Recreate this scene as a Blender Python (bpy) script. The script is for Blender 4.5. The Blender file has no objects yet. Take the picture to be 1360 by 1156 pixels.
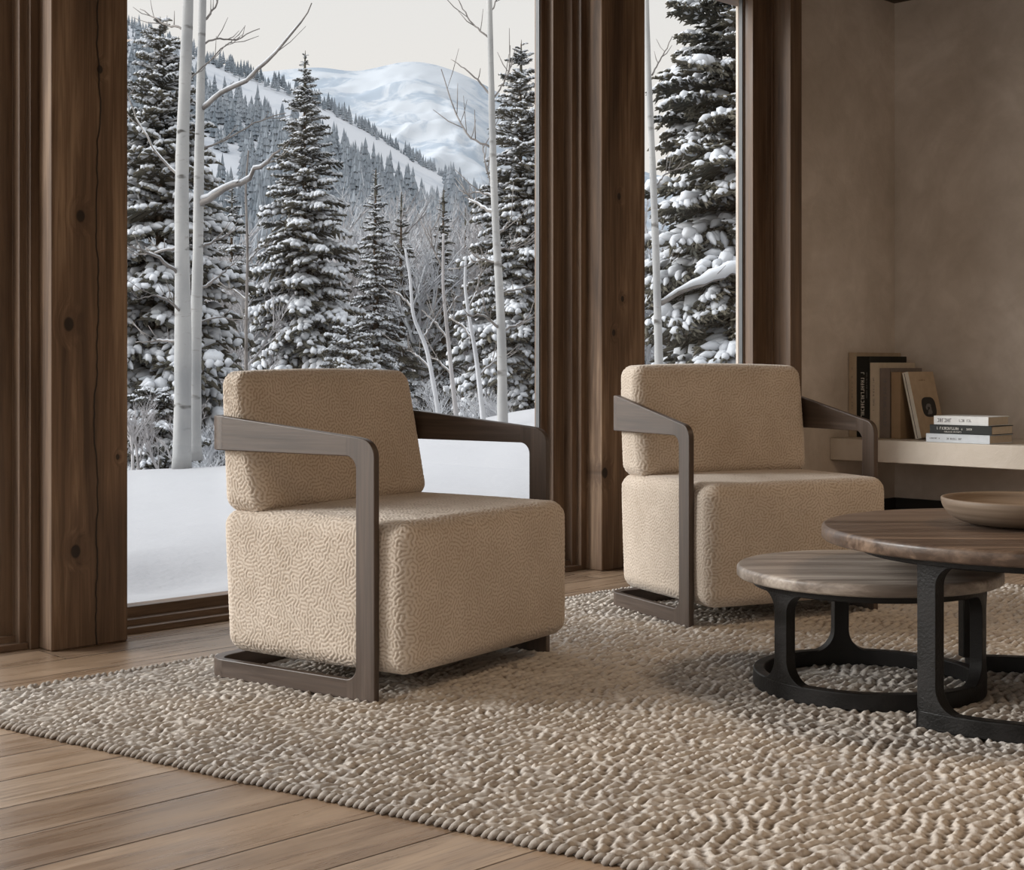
import bpy, bmesh, math, random
import numpy as np
from mathutils import Vector, Matrix

random.seed(7)
rng = np.random.default_rng(7)
scene = bpy.context.scene
PI = math.pi

# ------------------------------------------------------------------ camera
F_PX, W_PX, H_PX = 1950.0, 1360.0, 1156.0
EYE = 0.78
HORIZON = 484.0
TH = math.radians(45.7)
FW = (math.cos(TH), math.sin(TH))
RT = (math.sin(TH), -math.cos(TH))
cam_data = bpy.data.cameras.new('camera')
cam_data.sensor_fit = 'HORIZONTAL'
cam_data.sensor_width = 36.0
cam_data.lens = 36.0 * F_PX / W_PX
cam_data.shift_y = -(H_PX / 2 - HORIZON) / W_PX
cam_data.clip_start = 0.05
cam_data.clip_end = 6000
cam = bpy.data.objects.new('camera', cam_data)
scene.collection.objects.link(cam)
cam.location = (0, 0, EYE)
cam.rotation_euler = (PI / 2, 0, TH - PI / 2)
scene.camera = cam

# ------------------------------------------------------------------ light
scene.view_settings.view_transform = 'Standard'
scene.view_settings.look = 'None'
scene.view_settings.gamma = 1.0
scene.view_settings.use_curve_mapping = False
scene.view_settings.exposure = 0.10

world = bpy.data.worlds.new('overcast_sky')
scene.world = world
world.use_nodes = True
wn = world.node_tree.nodes
wl = world.node_tree.links
wn.clear()
w_out = wn.new('ShaderNodeOutputWorld')
w_bg = wn.new('ShaderNodeBackground')
w_ramp = wn.new('ShaderNodeValToRGB')
w_sep = wn.new('ShaderNodeSeparateXYZ')
w_tc = wn.new('ShaderNodeTexCoord')
wl.new(w_tc.outputs['Generated'], w_sep.inputs[0])
wl.new(w_sep.outputs['Z'], w_ramp.inputs[0])
wl.new(w_ramp.outputs[0], w_bg.inputs[0])
wl.new(w_bg.outputs[0], w_out.inputs[0])
w_ramp.color_ramp.elements[0].position = 0.0
w_ramp.color_ramp.elements[0].color = (0.89, 0.825, 0.755, 1)
w_ramp.color_ramp.elements[1].position = 0.28
w_ramp.color_ramp.elements[1].color = (0.80, 0.79, 0.775, 1)
e = w_ramp.color_ramp.elements.new(1.0)
e.color = (0.68, 0.72, 0.78, 1)
w_mr = wn.new('ShaderNodeMapRange'); w_mr.interpolation_type = 'SMOOTHSTEP'   # overcast sky: brighter toward the zenith
for _i, _v in enumerate((.24, .75, 1.0, 2.3)): w_mr.inputs[_i + 1].default_value = _v
wl.new(w_sep.outputs['Z'], w_mr.inputs[0])
# wide glow of the veiled sun in the cloud layer
w_dot = wn.new('ShaderNodeVectorMath'); w_dot.operation = 'DOT_PRODUCT'
w_dot.inputs[1].default_value = Vector((-0.66, 0.69, 0.36)).normalized()
wl.new(w_tc.outputs['Generated'], w_dot.inputs[0])
w_gl = wn.new('ShaderNodeMapRange'); w_gl.interpolation_type = 'SMOOTHSTEP'
for _i, _v in enumerate((.30, 1.0, 0.0, 1.9)): w_gl.inputs[_i + 1].default_value = _v
wl.new(w_dot.outputs['Value'], w_gl.inputs[0])
w_add = wn.new('ShaderNodeMath'); w_add.operation = 'ADD'
wl.new(w_mr.outputs[0], w_add.inputs[0]); wl.new(w_gl.outputs[0], w_add.inputs[1]); wl.new(w_add.outputs[0], w_bg.inputs[1])

sun = bpy.data.lights.new('veiled_sun', 'SUN')
sun.energy = 3.3
sun.angle = math.radians(24)
sun.color = (1.0, 0.985, 0.965)
sun_o = bpy.data.objects.new('veiled_sun', sun)
scene.collection.objects.link(sun_o)
sun_o.rotation_euler = Vector((-0.66, 0.69, 0.36)).to_track_quat('Z', 'Y').to_euler()

def warm_fill(x, y, power, size=0.7):  # added warm fill light below the ceiling, no fixture there
    l = bpy.data.lights.new('warm_fill', 'AREA')
    l.energy = power
    l.size = size
    l.color = (1.0, 0.74, 0.50)
    o = bpy.data.objects.new('warm_fill', l)
    scene.collection.objects.link(o)
    o.location = (x, y, 2.48)
    return o
warm_fill(3.6, 0.6, 23)
warm_fill(0.6, -0.6, 18)

# ------------------------------------------------------------------ helpers
COL = scene.collection

def ray(px):
    k = (px - 680.0) / F_PX
    return FW[0] + k * RT[0], FW[1] + k * RT[1]

def P(px, py, d):
    """world point at distance d along the view axis, seen at a photo position"""
    r = ray(px)
    return np.array((r[0] * d, r[1] * d, EYE - (py - HORIZON) * d / F_PX))

class MB:
    def __init__(s):
        s.v = []; s.f = []; s.n = 0
    def add(s, v, f, mat=0):
        v = np.asarray(v, float).reshape(-1, 3)
        if isinstance(f, np.ndarray):
            s.f.append((f + s.n, mat))
        else:
            by = {}
            for q in f: by.setdefault(len(q), []).append(q)
            for q in by.values(): s.f.append((np.array(q) + s.n, mat))
        s.v.append(v); s.n += len(v)
    def box(s, lo, hi, mat=0):
        x0, y0, z0 = lo; x1, y1, z1 = hi
        s.add([(x0,y0,z0),(x1,y0,z0),(x1,y1,z0),(x0,y1,z0),(x0,y0,z1),(x1,y0,z1),(x1,y1,z1),(x0,y1,z1)],
              [(0,3,2,1),(4,5,6,7),(0,1,5,4),(1,2,6,5),(2,3,7,6),(3,0,4,7)], mat)
    def prism(s, poly, axis, a, b, mat=0):
        """extrude a 2D polygon (ccw) between a and b along axis; the other two axes in xyz order"""
        n = len(poly); vs = []
        for t in (a, b):
            for p, q in poly:
                vs.append((t,p,q) if axis == 0 else (p,t,q) if axis == 1 else (p,q,t))
        fs = [tuple(range(n))[::-1], tuple(range(n, 2*n))]
        fs += [(i, (i+1) % n, n+(i+1) % n, n+i) for i in range(n)]
        s.add(vs, fs, mat)
    def tube(s, pts, rad, n=6, mat=0, cap=True, jit=0.0):
        pts = np.asarray(pts, float); m = len(pts)
        rad = np.broadcast_to(np.asarray(rad, float), (m,))
        t = np.gradient(pts, axis=0); t /= np.linalg.norm(t, axis=1)[:, None] + 1e-9
        up = np.array((0.13, 0.21, 1.0)) if abs(t[0, 2]) < 0.9 else np.array((1.0, 0.1, 0.0))
        a = np.cross(t, up); a /= np.linalg.norm(a, axis=1)[:, None] + 1e-9
        b = np.cross(t, a)
        an = np.arange(n) * 2 * PI / n
        R = rad[:, None] * (1 + (rng.random((m, n)) - .5) * jit)
        v = pts[:, None] + R[..., None] * (np.cos(an)[None, :, None] * a[:, None] + np.sin(an)[None, :, None] * b[:, None])
        i = np.arange(m-1)[:, None] * n; j = np.arange(n)[None]; k = (j+1) % n
        f = np.stack([i+j, i+n+j, i+n+k, i+k], -1).reshape(-1, 4)
        s.add(v.reshape(-1, 3), f, mat)
        if cap:
            s.f.append((np.array([np.arange(n)]) + s.n - m*n, mat))
            s.f.append((np.array([np.arange(n)[::-1]]) + s.n - n, mat))
    def lathe(s, prof, n=64, mat=0, c=(0, 0)):
        prof = np.asarray(prof, float); m = len(prof)
        an = np.arange(n) * 2 * PI / n
        v = np.stack([c[0] + prof[:, 0, None]*np.cos(an), c[1] + prof[:, 0, None]*np.sin(an), np.repeat(prof[:, 1, None], n, 1)], -1)
        i = np.arange(m-1)[:, None] * n; j = np.arange(n)[None]; k = (j+1) % n
        s.add(v.reshape(-1, 3), np.stack([i+j, i+k, i+n+k, i+n+j], -1).reshape(-1, 4), mat)
    def mesh(s, name, mats, smooth=False):
        me = bpy.data.meshes.new(name)
        V = np.concatenate(s.v)
        me.vertices.add(len(V)); me.vertices.foreach_set('co', V.astype(np.float32).ravel())
        loops = np.concatenate([f.ravel() for f, _ in s.f]).astype(np.int32)
        tot = np.concatenate([np.full(len(f), f.shape[1]) for f, _ in s.f]).astype(np.int32)
        mi = np.concatenate([np.full(len(f), m) for f, m in s.f]).astype(np.int32)
        start = np.concatenate([[0], np.cumsum(tot)[:-1]]).astype(np.int32)
        me.loops.add(len(loops)); me.loops.foreach_set('vertex_index', loops)
        me.polygons.add(len(tot)); me.polygons.foreach_set('loop_start', start)
        me.polygons.foreach_set('loop_total', tot)
        for m in (mats if isinstance(mats, (list, tuple)) else [mats]): me.materials.append(m)
        me.polygons.foreach_set('material_index', mi)
        me.polygons.foreach_set('use_smooth', np.full(len(tot), bool(smooth)))
        me.update(calc_edges=True)
        me.validate()
        return me
    def build(s, name, mats, parent=None, smooth=False, bevel=0.0, seg=2):
        o = bpy.data.objects.new(name, s.mesh(name, mats, smooth))
        COL.objects.link(o)
        if parent: o.parent = parent
        if bevel:
            m = o.modifiers.new('bevel', 'BEVEL'); m.width = bevel; m.segments = seg
            m.limit_method = 'ANGLE'; m.angle_limit = math.radians(40)
            m.harden_normals = True
            o.data.polygons.foreach_set('use_smooth', np.ones(len(o.data.polygons), bool))
        return o

def empty(name, loc=(0, 0, 0), rz=0.0):
    o = bpy.data.objects.new(name, None); COL.objects.link(o)
    o.location = loc; o.rotation_euler = (0, 0, rz); o.empty_display_size = .1
    return o
def tag(o, label, cat, group=None, kind=None):
    o['label'] = label; o['category'] = cat
    if group: o['group'] = group
    if kind: o['kind'] = kind
    return o
def structure(o, label=None, cat=None):
    o['kind'] = 'structure'
    if label: o['label'] = label
    if cat: o['category'] = cat
    return o
def copy_tree(o, parent=None):
    c = o.copy(); COL.objects.link(c)
    if parent: c.parent = parent
    for ch in list(o.children):
        copy_tree(ch, c)
    return c

# ------------------------------------------------------------------ materials
class Mat:
    def __init__(s, name, rough=0.6, color=(.5, .5, .5), spec=0.5):
        s.m = bpy.data.materials.new(name); s.m.use_nodes = True
        s.t = s.m.node_tree; s.b = s.t.nodes['Principled BSDF']
        s.b.inputs['Roughness'].default_value = rough
        s.b.inputs['Base Color'].default_value = (*color, 1)
        s.b.inputs['Specular IOR Level'].default_value = spec
        s.tc = None; s.lastn = None
    def n(s, typ, **kw):
        x = s.t.nodes.new(typ)
        for k, v in kw.items(): setattr(x, k, v)
        return x
    def l(s, a, b): s.t.links.new(a, b)
    def coord(s, scale=(1, 1, 1), rot=(0, 0, 0), loc=(0, 0, 0), src='Object'):
        if s.tc is None: s.tc = s.n('ShaderNodeTexCoord')
        mp = s.n('ShaderNodeMapping')
        mp.inputs['Scale'].default_value = scale; mp.inputs['Rotation'].default_value = rot
        mp.inputs['Location'].default_value = loc
        s.l(s.tc.outputs[src], mp.inputs[0]); return mp.outputs[0]
    def noise(s, co, scale, detail=4, rough=.5, dist=0.0):
        x = s.n('ShaderNodeTexNoise'); x.inputs['Scale'].default_value = scale
        x.inputs['Detail'].default_value = detail; x.inputs['Roughness'].default_value = rough
        x.inputs['Distortion'].default_value = dist
        if co is not None: s.l(co, x.inputs[0])
        return x.outputs[0]
    def ramp(s, fac, *stops):
        r = s.n('ShaderNodeValToRGB'); el = r.color_ramp.elements
        while len(el) < len(stops): el.new(.5)
        for e_, (p, c) in zip(el, stops):
            e_.position = p; e_.color = (*c, 1) if len(c) == 3 else c
        s.l(fac, r.inputs[0]); return r.outputs[0]
    def mix(s, fac, a, b, mode='MIX'):
        x = s.n('ShaderNodeMix', data_type='RGBA', blend_type=mode)
        for i, val in ((0, fac), (6, a), (7, b)):
            if isinstance(val, (int, float)): x.inputs[i].default_value = val
            elif isinstance(val, tuple): x.inputs[i].default_value = (*val, 1) if len(val) == 3 else val
            else: s.l(val, x.inputs[i])
        return x.outputs[2]
    def math(s, op, a, b=0.0, clamp=False):
        x = s.n('ShaderNodeMath', operation=op); x.use_clamp = clamp
        for i, val in ((0, a), (1, b)):
            if isinstance(val, (int, float)): x.inputs[i].default_value = val
            else: s.l(val, x.inputs[i])
        return x.outputs[0]
    def mrange(s, v, a, b, c=0.0, d=1.0, smooth=True):
        x = s.n('ShaderNodeMapRange'); x.interpolation_type = 'SMOOTHSTEP' if smooth else 'LINEAR'
        s.l(v, x.inputs[0])
        for i, q in enumerate((a, b, c, d)): x.inputs[i+1].default_value = q
        return x.outputs[0]
    def bump(s, h, strength=.3, dist=.01):
        x = s.n('ShaderNodeBump'); x.inputs['Strength'].default_value = strength
        x.inputs['Distance'].default_value = dist
        s.l(h, x.inputs['Height'])
        if s.lastn is not None: s.l(s.lastn, x.inputs['Normal'])
        s.lastn = x.outputs[0]; s.l(x.outputs[0], s.b.inputs['Normal'])
    def color(s, c): s.l(c, s.b.inputs['Base Color'])
    def rough(s, c): s.l(c, s.b.inputs['Roughness'])

def wood(name, dark, light, axis, rough=.5, fine=1.0, spec=.4, bump=.15, hard=.14):
    """straight grained wood, grain along axis (0, 1, 2)"""
    m = Mat(name, rough, spec=spec)
    sc = [38*fine]*3; sc[axis] = 1.6*fine
    g1 = m.noise(m.coord(sc), 1, 5, .6, .6)
    sc2 = [7*fine]*3; sc2[axis] = .7*fine
    g2 = m.noise(m.coord(sc2), 1, 4, .5, 1.2)
    sc3 = [150*fine]*3; sc3[axis] = 5*fine
    g3 = m.noise(m.coord(sc3), 1, 2, .5)
    f = m.math('ADD', m.math('MULTIPLY', g1, .5), m.math('MULTIPLY', g2, .5))
    c = m.ramp(f, (.5 - hard, dark), (.5 + hard, light))
    c = m.mix(m.math('MULTIPLY', m.mrange(g3, .42, .6), .22), c, tuple(x*.45 for x in dark))
    m.color(c)
    m.bump(g3, bump, .0015)
    m.rough(m.mrange(g1, .3, .7, rough - .07, rough + .1))
    return m

M = {}
M['chair_wood'] = wood('dark_walnut', (.042, .027, .019), (.105, .071, .051), 1, .42, 1.0, .5).m
M['chair_wood_up'] = wood('dark_walnut_upright', (.042, .027, .019), (.105, .071, .051), 2, .42, 1.0, .5).m
M['chair_wood_cross'] = wood('dark_walnut_cross', (.042, .027, .019), (.105, .071, .051), 0, .42, 1.0, .5).m
M['table_dark'] = wood('smoked_oak_top', (.07, .045, .032), (.22, .15, .105), 0, .38, .9, .5, .15, .085).m
M['table_pale'] = wood('weathered_oak_top', (.17, .135, .11), (.42, .36, .305), 0, .45, .9, .5, .15, .085).m

def black_metal():
    m = Mat('blackened_cast_metal', .6, (.012, .011, .01), .22)
    c = m.coord()
    n1 = m.noise(c, 160, 3, .6); n2 = m.noise(c, 14, 4)
    m.color(m.ramp(n2, (.3, (.006, .0055, .005)), (.75, (.016, .014, .013))))
    m.bump(n1, .5, .002)
    m.rough(m.mrange(n2, .3, .7, .38, .62))
    return m.m
M['metal'] = black_metal()

def fabric():
    m = Mat('textured_boucle', .95, spec=.1)
    c = m.coord()
    n1 = m.noise(c, 9, 3); n2 = m.noise(c, 420, 2, .6); n3 = m.noise(c, 90, 2)
    col = m.ramp(n1, (.3, (.51, .43, .35)), (.7, (.59, .505, .42)))
    col = m.mix(m.math('MULTIPLY', m.mrange(n3, .55, .75), .35), col, (.36, .27, .18))
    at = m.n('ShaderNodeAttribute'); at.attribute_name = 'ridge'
    col = m.mix(m.mrange(at.outputs['Fac'], -.9, .3, .6, 0), col, (.27, .20, .14))  # shade in the weave grooves painted into the colour
    m.color(col)
    m.b.inputs['Sheen Weight'].default_value = .25
    m.b.inputs['Sheen Roughness'].default_value = .6
    m.bump(n2, .5, .0012)
    return m.m
M['fabric'] = fabric()

def rug_mat():
    m = Mat('greige_wool_cord', .95, spec=.1)
    c = m.coord()
    n1 = m.noise(c, 1.6, 3); n2 = m.noise(c, 26, 3, .6); n3 = m.noise(c, 300, 2, .6)
    col = m.ramp(n1, (.32, (.46, .43, .40)), (.68, (.54, .485, .425)))
    col = m.mix(m.mrange(n2, .42, .7, 0, .6), col, (.66, .60, .53))
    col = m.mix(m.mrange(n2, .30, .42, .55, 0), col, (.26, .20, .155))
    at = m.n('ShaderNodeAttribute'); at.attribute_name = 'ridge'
    col = m.mix(m.mrange(at.outputs['Fac'], -.95, .15, .8, 0), col, (.12, .095, .075))  # cavity shade between the cords painted into the colour
    m.color(col)
    m.bump(n3, .5, .002)
    return m.m
M['rug'] = rug_mat()

def floor_mat():
    m = Mat('oak_planks', .34, spec=.5)
    PWID = .162
    tc = m.coord()
    sp = m.n('ShaderNodeSeparateXYZ'); m.l(tc, sp.inputs[0])
    yy = m.math('DIVIDE', m.math('ADD', sp.outputs['Y'], 20.05), PWID)
    row = m.math('FLOOR', yy); fy = m.math('FRACT', yy)
    wn_ = m.n('ShaderNodeTexWhiteNoise', noise_dimensions='1D'); m.l(row, wn_.inputs['W'])
    xx = m.math('DIVIDE', m.math('ADD', sp.outputs['X'], m.math('MULTIPLY', wn_.outputs['Value'], 7.0)), 2.1)
    colx = m.math('FLOOR', xx); fx = m.math('FRACT', xx)
    cmb = m.n('ShaderNodeCombineXYZ'); m.l(row, cmb.inputs[0]); m.l(colx, cmb.inputs[1])
    w2 = m.n('ShaderNodeTexWhiteNoise', noise_dimensions='2D'); m.l(cmb.outputs[0], w2.inputs['Vector'])
    r = w2.outputs['Value']
    off = m.n('ShaderNodeCombineXYZ'); m.l(m.math('MULTIPLY', r, 37.0), off.inputs[2])
    va = m.n('ShaderNodeVectorMath', operation='ADD'); m.l(tc, va.inputs[0]); m.l(off.outputs[0], va.inputs[1])
    def strn(sx, sy, d, dist):
        vm = m.n('ShaderNodeVectorMath', operation='MULTIPLY'); m.l(va.outputs[0], vm.inputs[0])
        vm.inputs[1].default_value = (sx, sy, 1); return m.noise(vm.outputs[0], 1, d, .6, dist)
    g1 = strn(1.8, 30, 5, 1.0); g2 = strn(1.2, 6, 4, 1.8); g3 = strn(9, 190, 2, .2)
    f = m.math('ADD', m.math('MULTIPLY', g1, .55), m.math('MULTIPLY', g2, .45))
    c = m.ramp(f, (.34, (.14, .088, .055)), (.5, (.29, .195, .125)), (.68, (.46, .335, .23)))
    c = m.mix(.42, c, m.ramp(r, (0, (.18, .12, .08)), (.5, (.35, .24, .155)), (1, (.46, .345, .245))))
    # knots and dark mineral stains
    kn = strn(3.2, 9, 3, .4)
    c = m.mix(m.mrange(kn, .66, .76, 0, .8), c, (.055, .035, .025))
    c = m.mix(m.math('MULTIPLY', m.mrange(g3, .5, .68), .3), c, (.07, .045, .03))
    ey = m.math('MINIMUM', fy, m.math('SUBTRACT', 1.0, fy))
    ex = m.math('MINIMUM', fx, m.math('SUBTRACT', 1.0, fx))
    gy = m.mrange(ey, .0, .022, 1, 0); gx = m.mrange(ex, .0, .0016, 1, 0)
    gap = m.math('MAXIMUM', gy, gx)
    c = m.mix(m.math('MULTIPLY', gap, .85), c, (.03, .02, .014))
    m.color(c)
    m.bump(m.math('SUBTRACT', 1.0, gap), .7, .003)
    m.bump(g3, .12, .001); m.bump(g2, .3, .004)
    m.rough(m.mrange(g1, .3, .7, .24, .42))
    return m.m
M['floor'] = floor_mat()

def plaster(name, a, b, c_):
    m = Mat(name, .9, spec=.15)
    co = m.coord()
    n1 = m.noise(co, 1.3, 5, .6, .8); n2 = m.noise(co, 6, 5, .65, .5); n3 = m.noise(co, 60, 4, .6)
    f = m.math('ADD', m.math('MULTIPLY', n1, .65), m.math('MULTIPLY', n2, .35))
    m.color(m.ramp(f, (.36, a), (.5, b), (.64, c_)))
    m.bump(n2, .25, .02); m.bump(n3, .12, .003)
    return m.m
M['plaster'] = plaster('troweled_plaster', (.50, .445, .385), (.60, .54, .48), (.72, .66, .60))
M['stone'] = plaster('pale_shelf_plaster', (.50, .44, .37), (.56, .50, .43), (.62, .56, .49))

def post_mat(name, knots, crack=None):
    """old timber, grain upright, with knots (x, z, radius) and one wandering crack (x, sway)"""
    m = Mat(name, .62, spec=.3)
    co = m.coord()
    sep = m.n('ShaderNodeSeparateXYZ'); m.l(co, sep.inputs[0])
    X, Y, Z = sep.outputs
    # knot field bends the grain
    warp = None; dark = None; halo = None
    for (kx, kz, kr) in knots:
        dx = m.math('SUBTRACT', X, kx); dz = m.math('MULTIPLY', m.math('SUBTRACT', Z, kz), .75)
        dd = m.math('SQRT', m.math('ADD', m.math('MULTIPLY', dx, dx), m.math('MULTIPLY', dz, dz)))
        k = m.mrange(dd, kr*.75, kr*1.15, 1, 0); h = m.mrange(dd, kr, kr*3.4, 1, 0)
        dark = k if dark is None else m.math('MAXIMUM', dark, k)
        halo = h if halo is None else m.math('MAXIMUM', halo, h)
        wx = m.math('MULTIPLY', m.mrange(dd, kr, kr*4, 1, 0), .9)
        warp = wx if warp is None else m.math('ADD', warp, wx)
    vm = m.n('ShaderNodeVectorMath', operation='MULTIPLY'); m.l(co, vm.inputs[0]); vm.inputs[1].default_value = (34, 34, 1.5)
    if warp is not None:
        cx = m.n('ShaderNodeCombineXYZ'); m.l(warp, cx.inputs[0]); m.l(m.math('MULTIPLY', warp, .6), cx.inputs[2])
        va = m.n('ShaderNodeVectorMath', operation='ADD'); m.l(vm.outputs[0], va.inputs[0]); m.l(cx.outputs[0], va.inputs[1]); v = va.outputs[0]
    else: v = vm.outputs[0]
    g1 = m.noise(v, 1, 5, .6, .7)
    g2 = m.noise(m.coord((6, 6, .9)), 1, 4, .5, .8)
    g3 = m.noise(m.coord((160, 160, 5)), 1, 2, .5)
    f = m.math('ADD', m.math('MULTIPLY', g1, .5), m.math('MULTIPLY', g2, .5))
    c = m.ramp(f, (.35, (.060, .035, .021)), (.5, (.150, .092, .055)), (.65, (.31, .21, .135)))
    c = m.mix(m.math('MULTIPLY', m.mrange(g3, .48, .66), .3), c, (.06, .035, .02))
    if halo is not None:
        c = m.mix(m.math('MULTIPLY', halo, .45), c, (.075, .042, .025))
        c = m.mix(m.math('MULTIPLY', dark, .9), c, (.015, .010, .007))
    if crack:
        cn = m.noise(m.coord((0, 0, 2.3)), 1, 4, .6)
        w = m.math('ADD', crack[0] - crack[1]*.5, m.math('MULTIPLY', cn, crack[1]))
        dc = m.math('ABSOLUTE', m.math('SUBTRACT', X, w))
        ck = m.mrange(dc, .0008, .0034, 1, 0)
        c = m.mix(m.math('MULTIPLY', ck, .9), c, (.012, .008, .005))
        m.bump(m.math('SUBTRACT', 1.0, ck), .8, .004)
    m.color(c)
    if dark is not None: m.bump(m.math('SUBTRACT', 1.0, dark), .5, .004)
    m.bump(g1, .25, .003); m.bump(g3, .2, .001)
    return m.m
M['post1'] = post_mat('weathered_timber_knotted', [(1.972, 1.188, .013), (1.937, .89, .015), (1.957, .266, .0145), (2.03, 1.60, .009), (2.085, .52, .006)], (2.022, .085))
M['post2'] = post_mat('weathered_timber', [(4.12, .37, .016), (4.2, 1.42, .010), (4.22, 1.03, .009), (4.17, .9, .010), (4.24, .65, .008)])
M['frame'] = wood('window_frame_timber', (.085, .05, .03), (.21, .135, .085), 2, .5, 1.0, .4).m
M['frame_x'] = wood('window_frame_timber_level', (.085, .05, .03), (.21, .135, .085), 0, .5, 1.0, .4).m
M['ceiling'] = wood('ceiling_boards', (.05, .033, .022), (.11, .075, .05), 0, .6).m
M['black'] = Mat('dark_stone', .7, (.02, .018, .016)).m
M['glaze'] = Mat('glass_spacer', .5, (.07, .075, .08)).m

def glass():
    m = bpy.data.materials.new('clear_window_glass'); m.use_nodes = True
    t = m.node_tree; t.nodes.clear()
    o = t.nodes.new('ShaderNodeOutputMaterial'); mx = t.nodes.new('ShaderNodeMixShader')
    tr = t.nodes.new('ShaderNodeBsdfTransparent'); gl = t.nodes.new('ShaderNodeBsdfGlossy')
    lw = t.nodes.new('ShaderNodeLayerWeight'); pw = t.nodes.new('ShaderNodeMath'); pw.operation = 'POWER'; pw.inputs[1].default_value = 5
    fr = t.nodes.new('ShaderNodeMath'); fr.operation = 'MULTIPLY_ADD'; fr.inputs[1].default_value = .9; fr.inputs[2].default_value = .02
    lw.inputs[0].default_value = .5
    t.links.new(lw.outputs['Facing'], pw.inputs[0]); t.links.new(pw.outputs[0], fr.inputs[0])
    tr.inputs[0].default_value = (.98, .985, .985, 1); gl.inputs['Roughness'].default_value = .0
    t.links.new(fr.outputs[0], mx.inputs[0]); t.links.new(tr.outputs[0], mx.inputs[1]); t.links.new(gl.outputs[0], mx.inputs[2])
    t.links.new(mx.outputs[0], o.inputs[0]); return m
M['glass'] = glass()

def snow_mat():
    m = Mat('fresh_snow', .75, (.31, .31, .32), .25)
    c = m.coord(); n1 = m.noise(c, 2.2, 4); n2 = m.noise(c, 40, 3)
    m.bump(n1, .3, .05); m.bump(n2, .2, .01)
    return m.m
M['snow'] = snow_mat()
def var_mat(name, a, b, scale, rough=.9, spec=.1):
    m = Mat(name, rough, spec=spec)
    m.color(m.ramp(m.noise(m.coord(), scale, 3), (.35, a), (.65, b))); return m.m
M['needles'] = var_mat('spruce_needles', (.045, .046, .040), (.115, .105, .082), 1.3)
M['needles_far'] = var_mat('frosted_needles', (.12, .125, .125), (.22, .215, .20), .8)
M['tree_snow'] = Mat('snow_on_branches', .8, (.46, .475, .50), .2).m
M['spruce_bark'] = var_mat('spruce_bark', (.07, .05, .035), (.13, .095, .07), 12)
M['hoar'] = var_mat('hoarfrost_twigs', (.33, .34, .36), (.50, .51, .53), 2.0)
M['hoar_brown'] = var_mat('frosted_brown_twigs', (.25, .24, .24), (.42, .41, .42), 2.0)
def aspen():
    m = Mat('pale_aspen_bark', .8, spec=.2)
    co = m.coord((9, 9, 30)); n1 = m.noise(co, 1, 4, .6, .5)
    n2 = m.noise(m.coord((3, 3, 7)), 1, 3); n3 = m.noise(m.coord((5, 5, 2)), 1, 2)
    c = m.ramp(n3, (.3, (.24, .245, .25)), (.7, (.36, .36, .355)))
    c = m.mix(m.mrange(n1, .62, .72, 0, .5), c, (.16, .14, .13))
    c = m.mix(m.mrange(n2, .60, .66, 0, .9), c, (.05, .045, .04))
    m.color(c); m.bump(n1, .3, .01); return m.m
M['aspen'] = aspen()
M['aspen_twig'] = var_mat('aspen_twig_bark', (.11, .10, .095), (.22, .205, .195), 6)
M['far_tree'] = var_mat('distant_haze_tinted_conifer', (.20, .23, .26), (.35, .375, .405), .02)  # aerial haze painted into the pale blue grey of the conifers
def hill_mat(name, snow, rock, scale, lo, hi, amt):
    m = Mat(name, .9, spec=.1)
    n = m.noise(m.coord(), scale, 8, .65, .6)
    m.color(m.mix(m.mrange(n, lo, hi, 0, amt), snow, rock)); return m.m
M['hill'] = hill_mat('snowy_hillside', (.41, .42, .44), (.25, .28, .32), .02, .5, .66, .5)
M['mountain'] = hill_mat('snowy_mountain', (.36, .38, .405), (.22, .26, .305), .011, .47, .60, .8)

# ------------------------------------------------------------------ room
ZC = 2.53                  # ceiling
XR = 6.30                  # right wall
YW = 3.80                  # plaster face of the window wall
mb = MB(); mb.box((-2.6, -3.0, -.12), (XR + .2, 3.89, 0)); structure(mb.build('floor', M['floor']))
mb = MB(); mb.box((-2.6, -3.0, ZC), (XR + .2, 4.1, ZC + .12)); structure(mb.build('ceiling', M['ceiling']))
mb = MB(); mb.box((XR, -3.0, 0), (XR + .2, 4.1, ZC)); structure(mb.build('wall_right', M['plaster']))
mb = MB(); mb.box((-2.6, -3.2, 0), (XR + .2, -3.0, ZC)); structure(mb.build('wall_back', M['plaster']))
# window wall: plaster right of the last window, timber header above all
mb = MB(); mb.box((5.435, YW, 0), (XR, 4.1, ZC)); structure(mb.build('wall_front', M['plaster']))
mb = MB(); mb.box((-2.6, 3.76, 2.42), (5.435, 4.1, ZC)); structure(mb.build('trim_1', M['frame_x'], bevel=.004))
# glazed left side of the room (outside the picture): low wall, header and two end piers
mb = MB(); mb.box((-2.6, -3.0, 2.42), (-2.4, 4.1, ZC)); mb.box((-2.6, -3.0, 0), (-2.4, -2.6, 2.42))
mb.box((-2.6, 3.72, 0), (-2.4, 4.1, 2.42)); mb.box((-2.6, -2.6, 0), (-2.4, 3.72, .08))
structure(mb.build('wall_left', M['post2']))
mb = MB(); mb.box((-2.505, -2.6, .08), (-2.495, 3.72, 2.42)); structure(mb.build('window_4', M['glass']))
# dark base courses under the shelf
mb = MB(); mb.box((XR - .02, -3.0, 0), (XR, YW, .135)); structure(mb.build('baseboard_right', M['black'], bevel=.002))
mb = MB(); mb.box((5.435, YW - .02, 0), (XR - .02, YW, .135)); structure(mb.build('baseboard_front', M['black'], bevel=.002))

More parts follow.
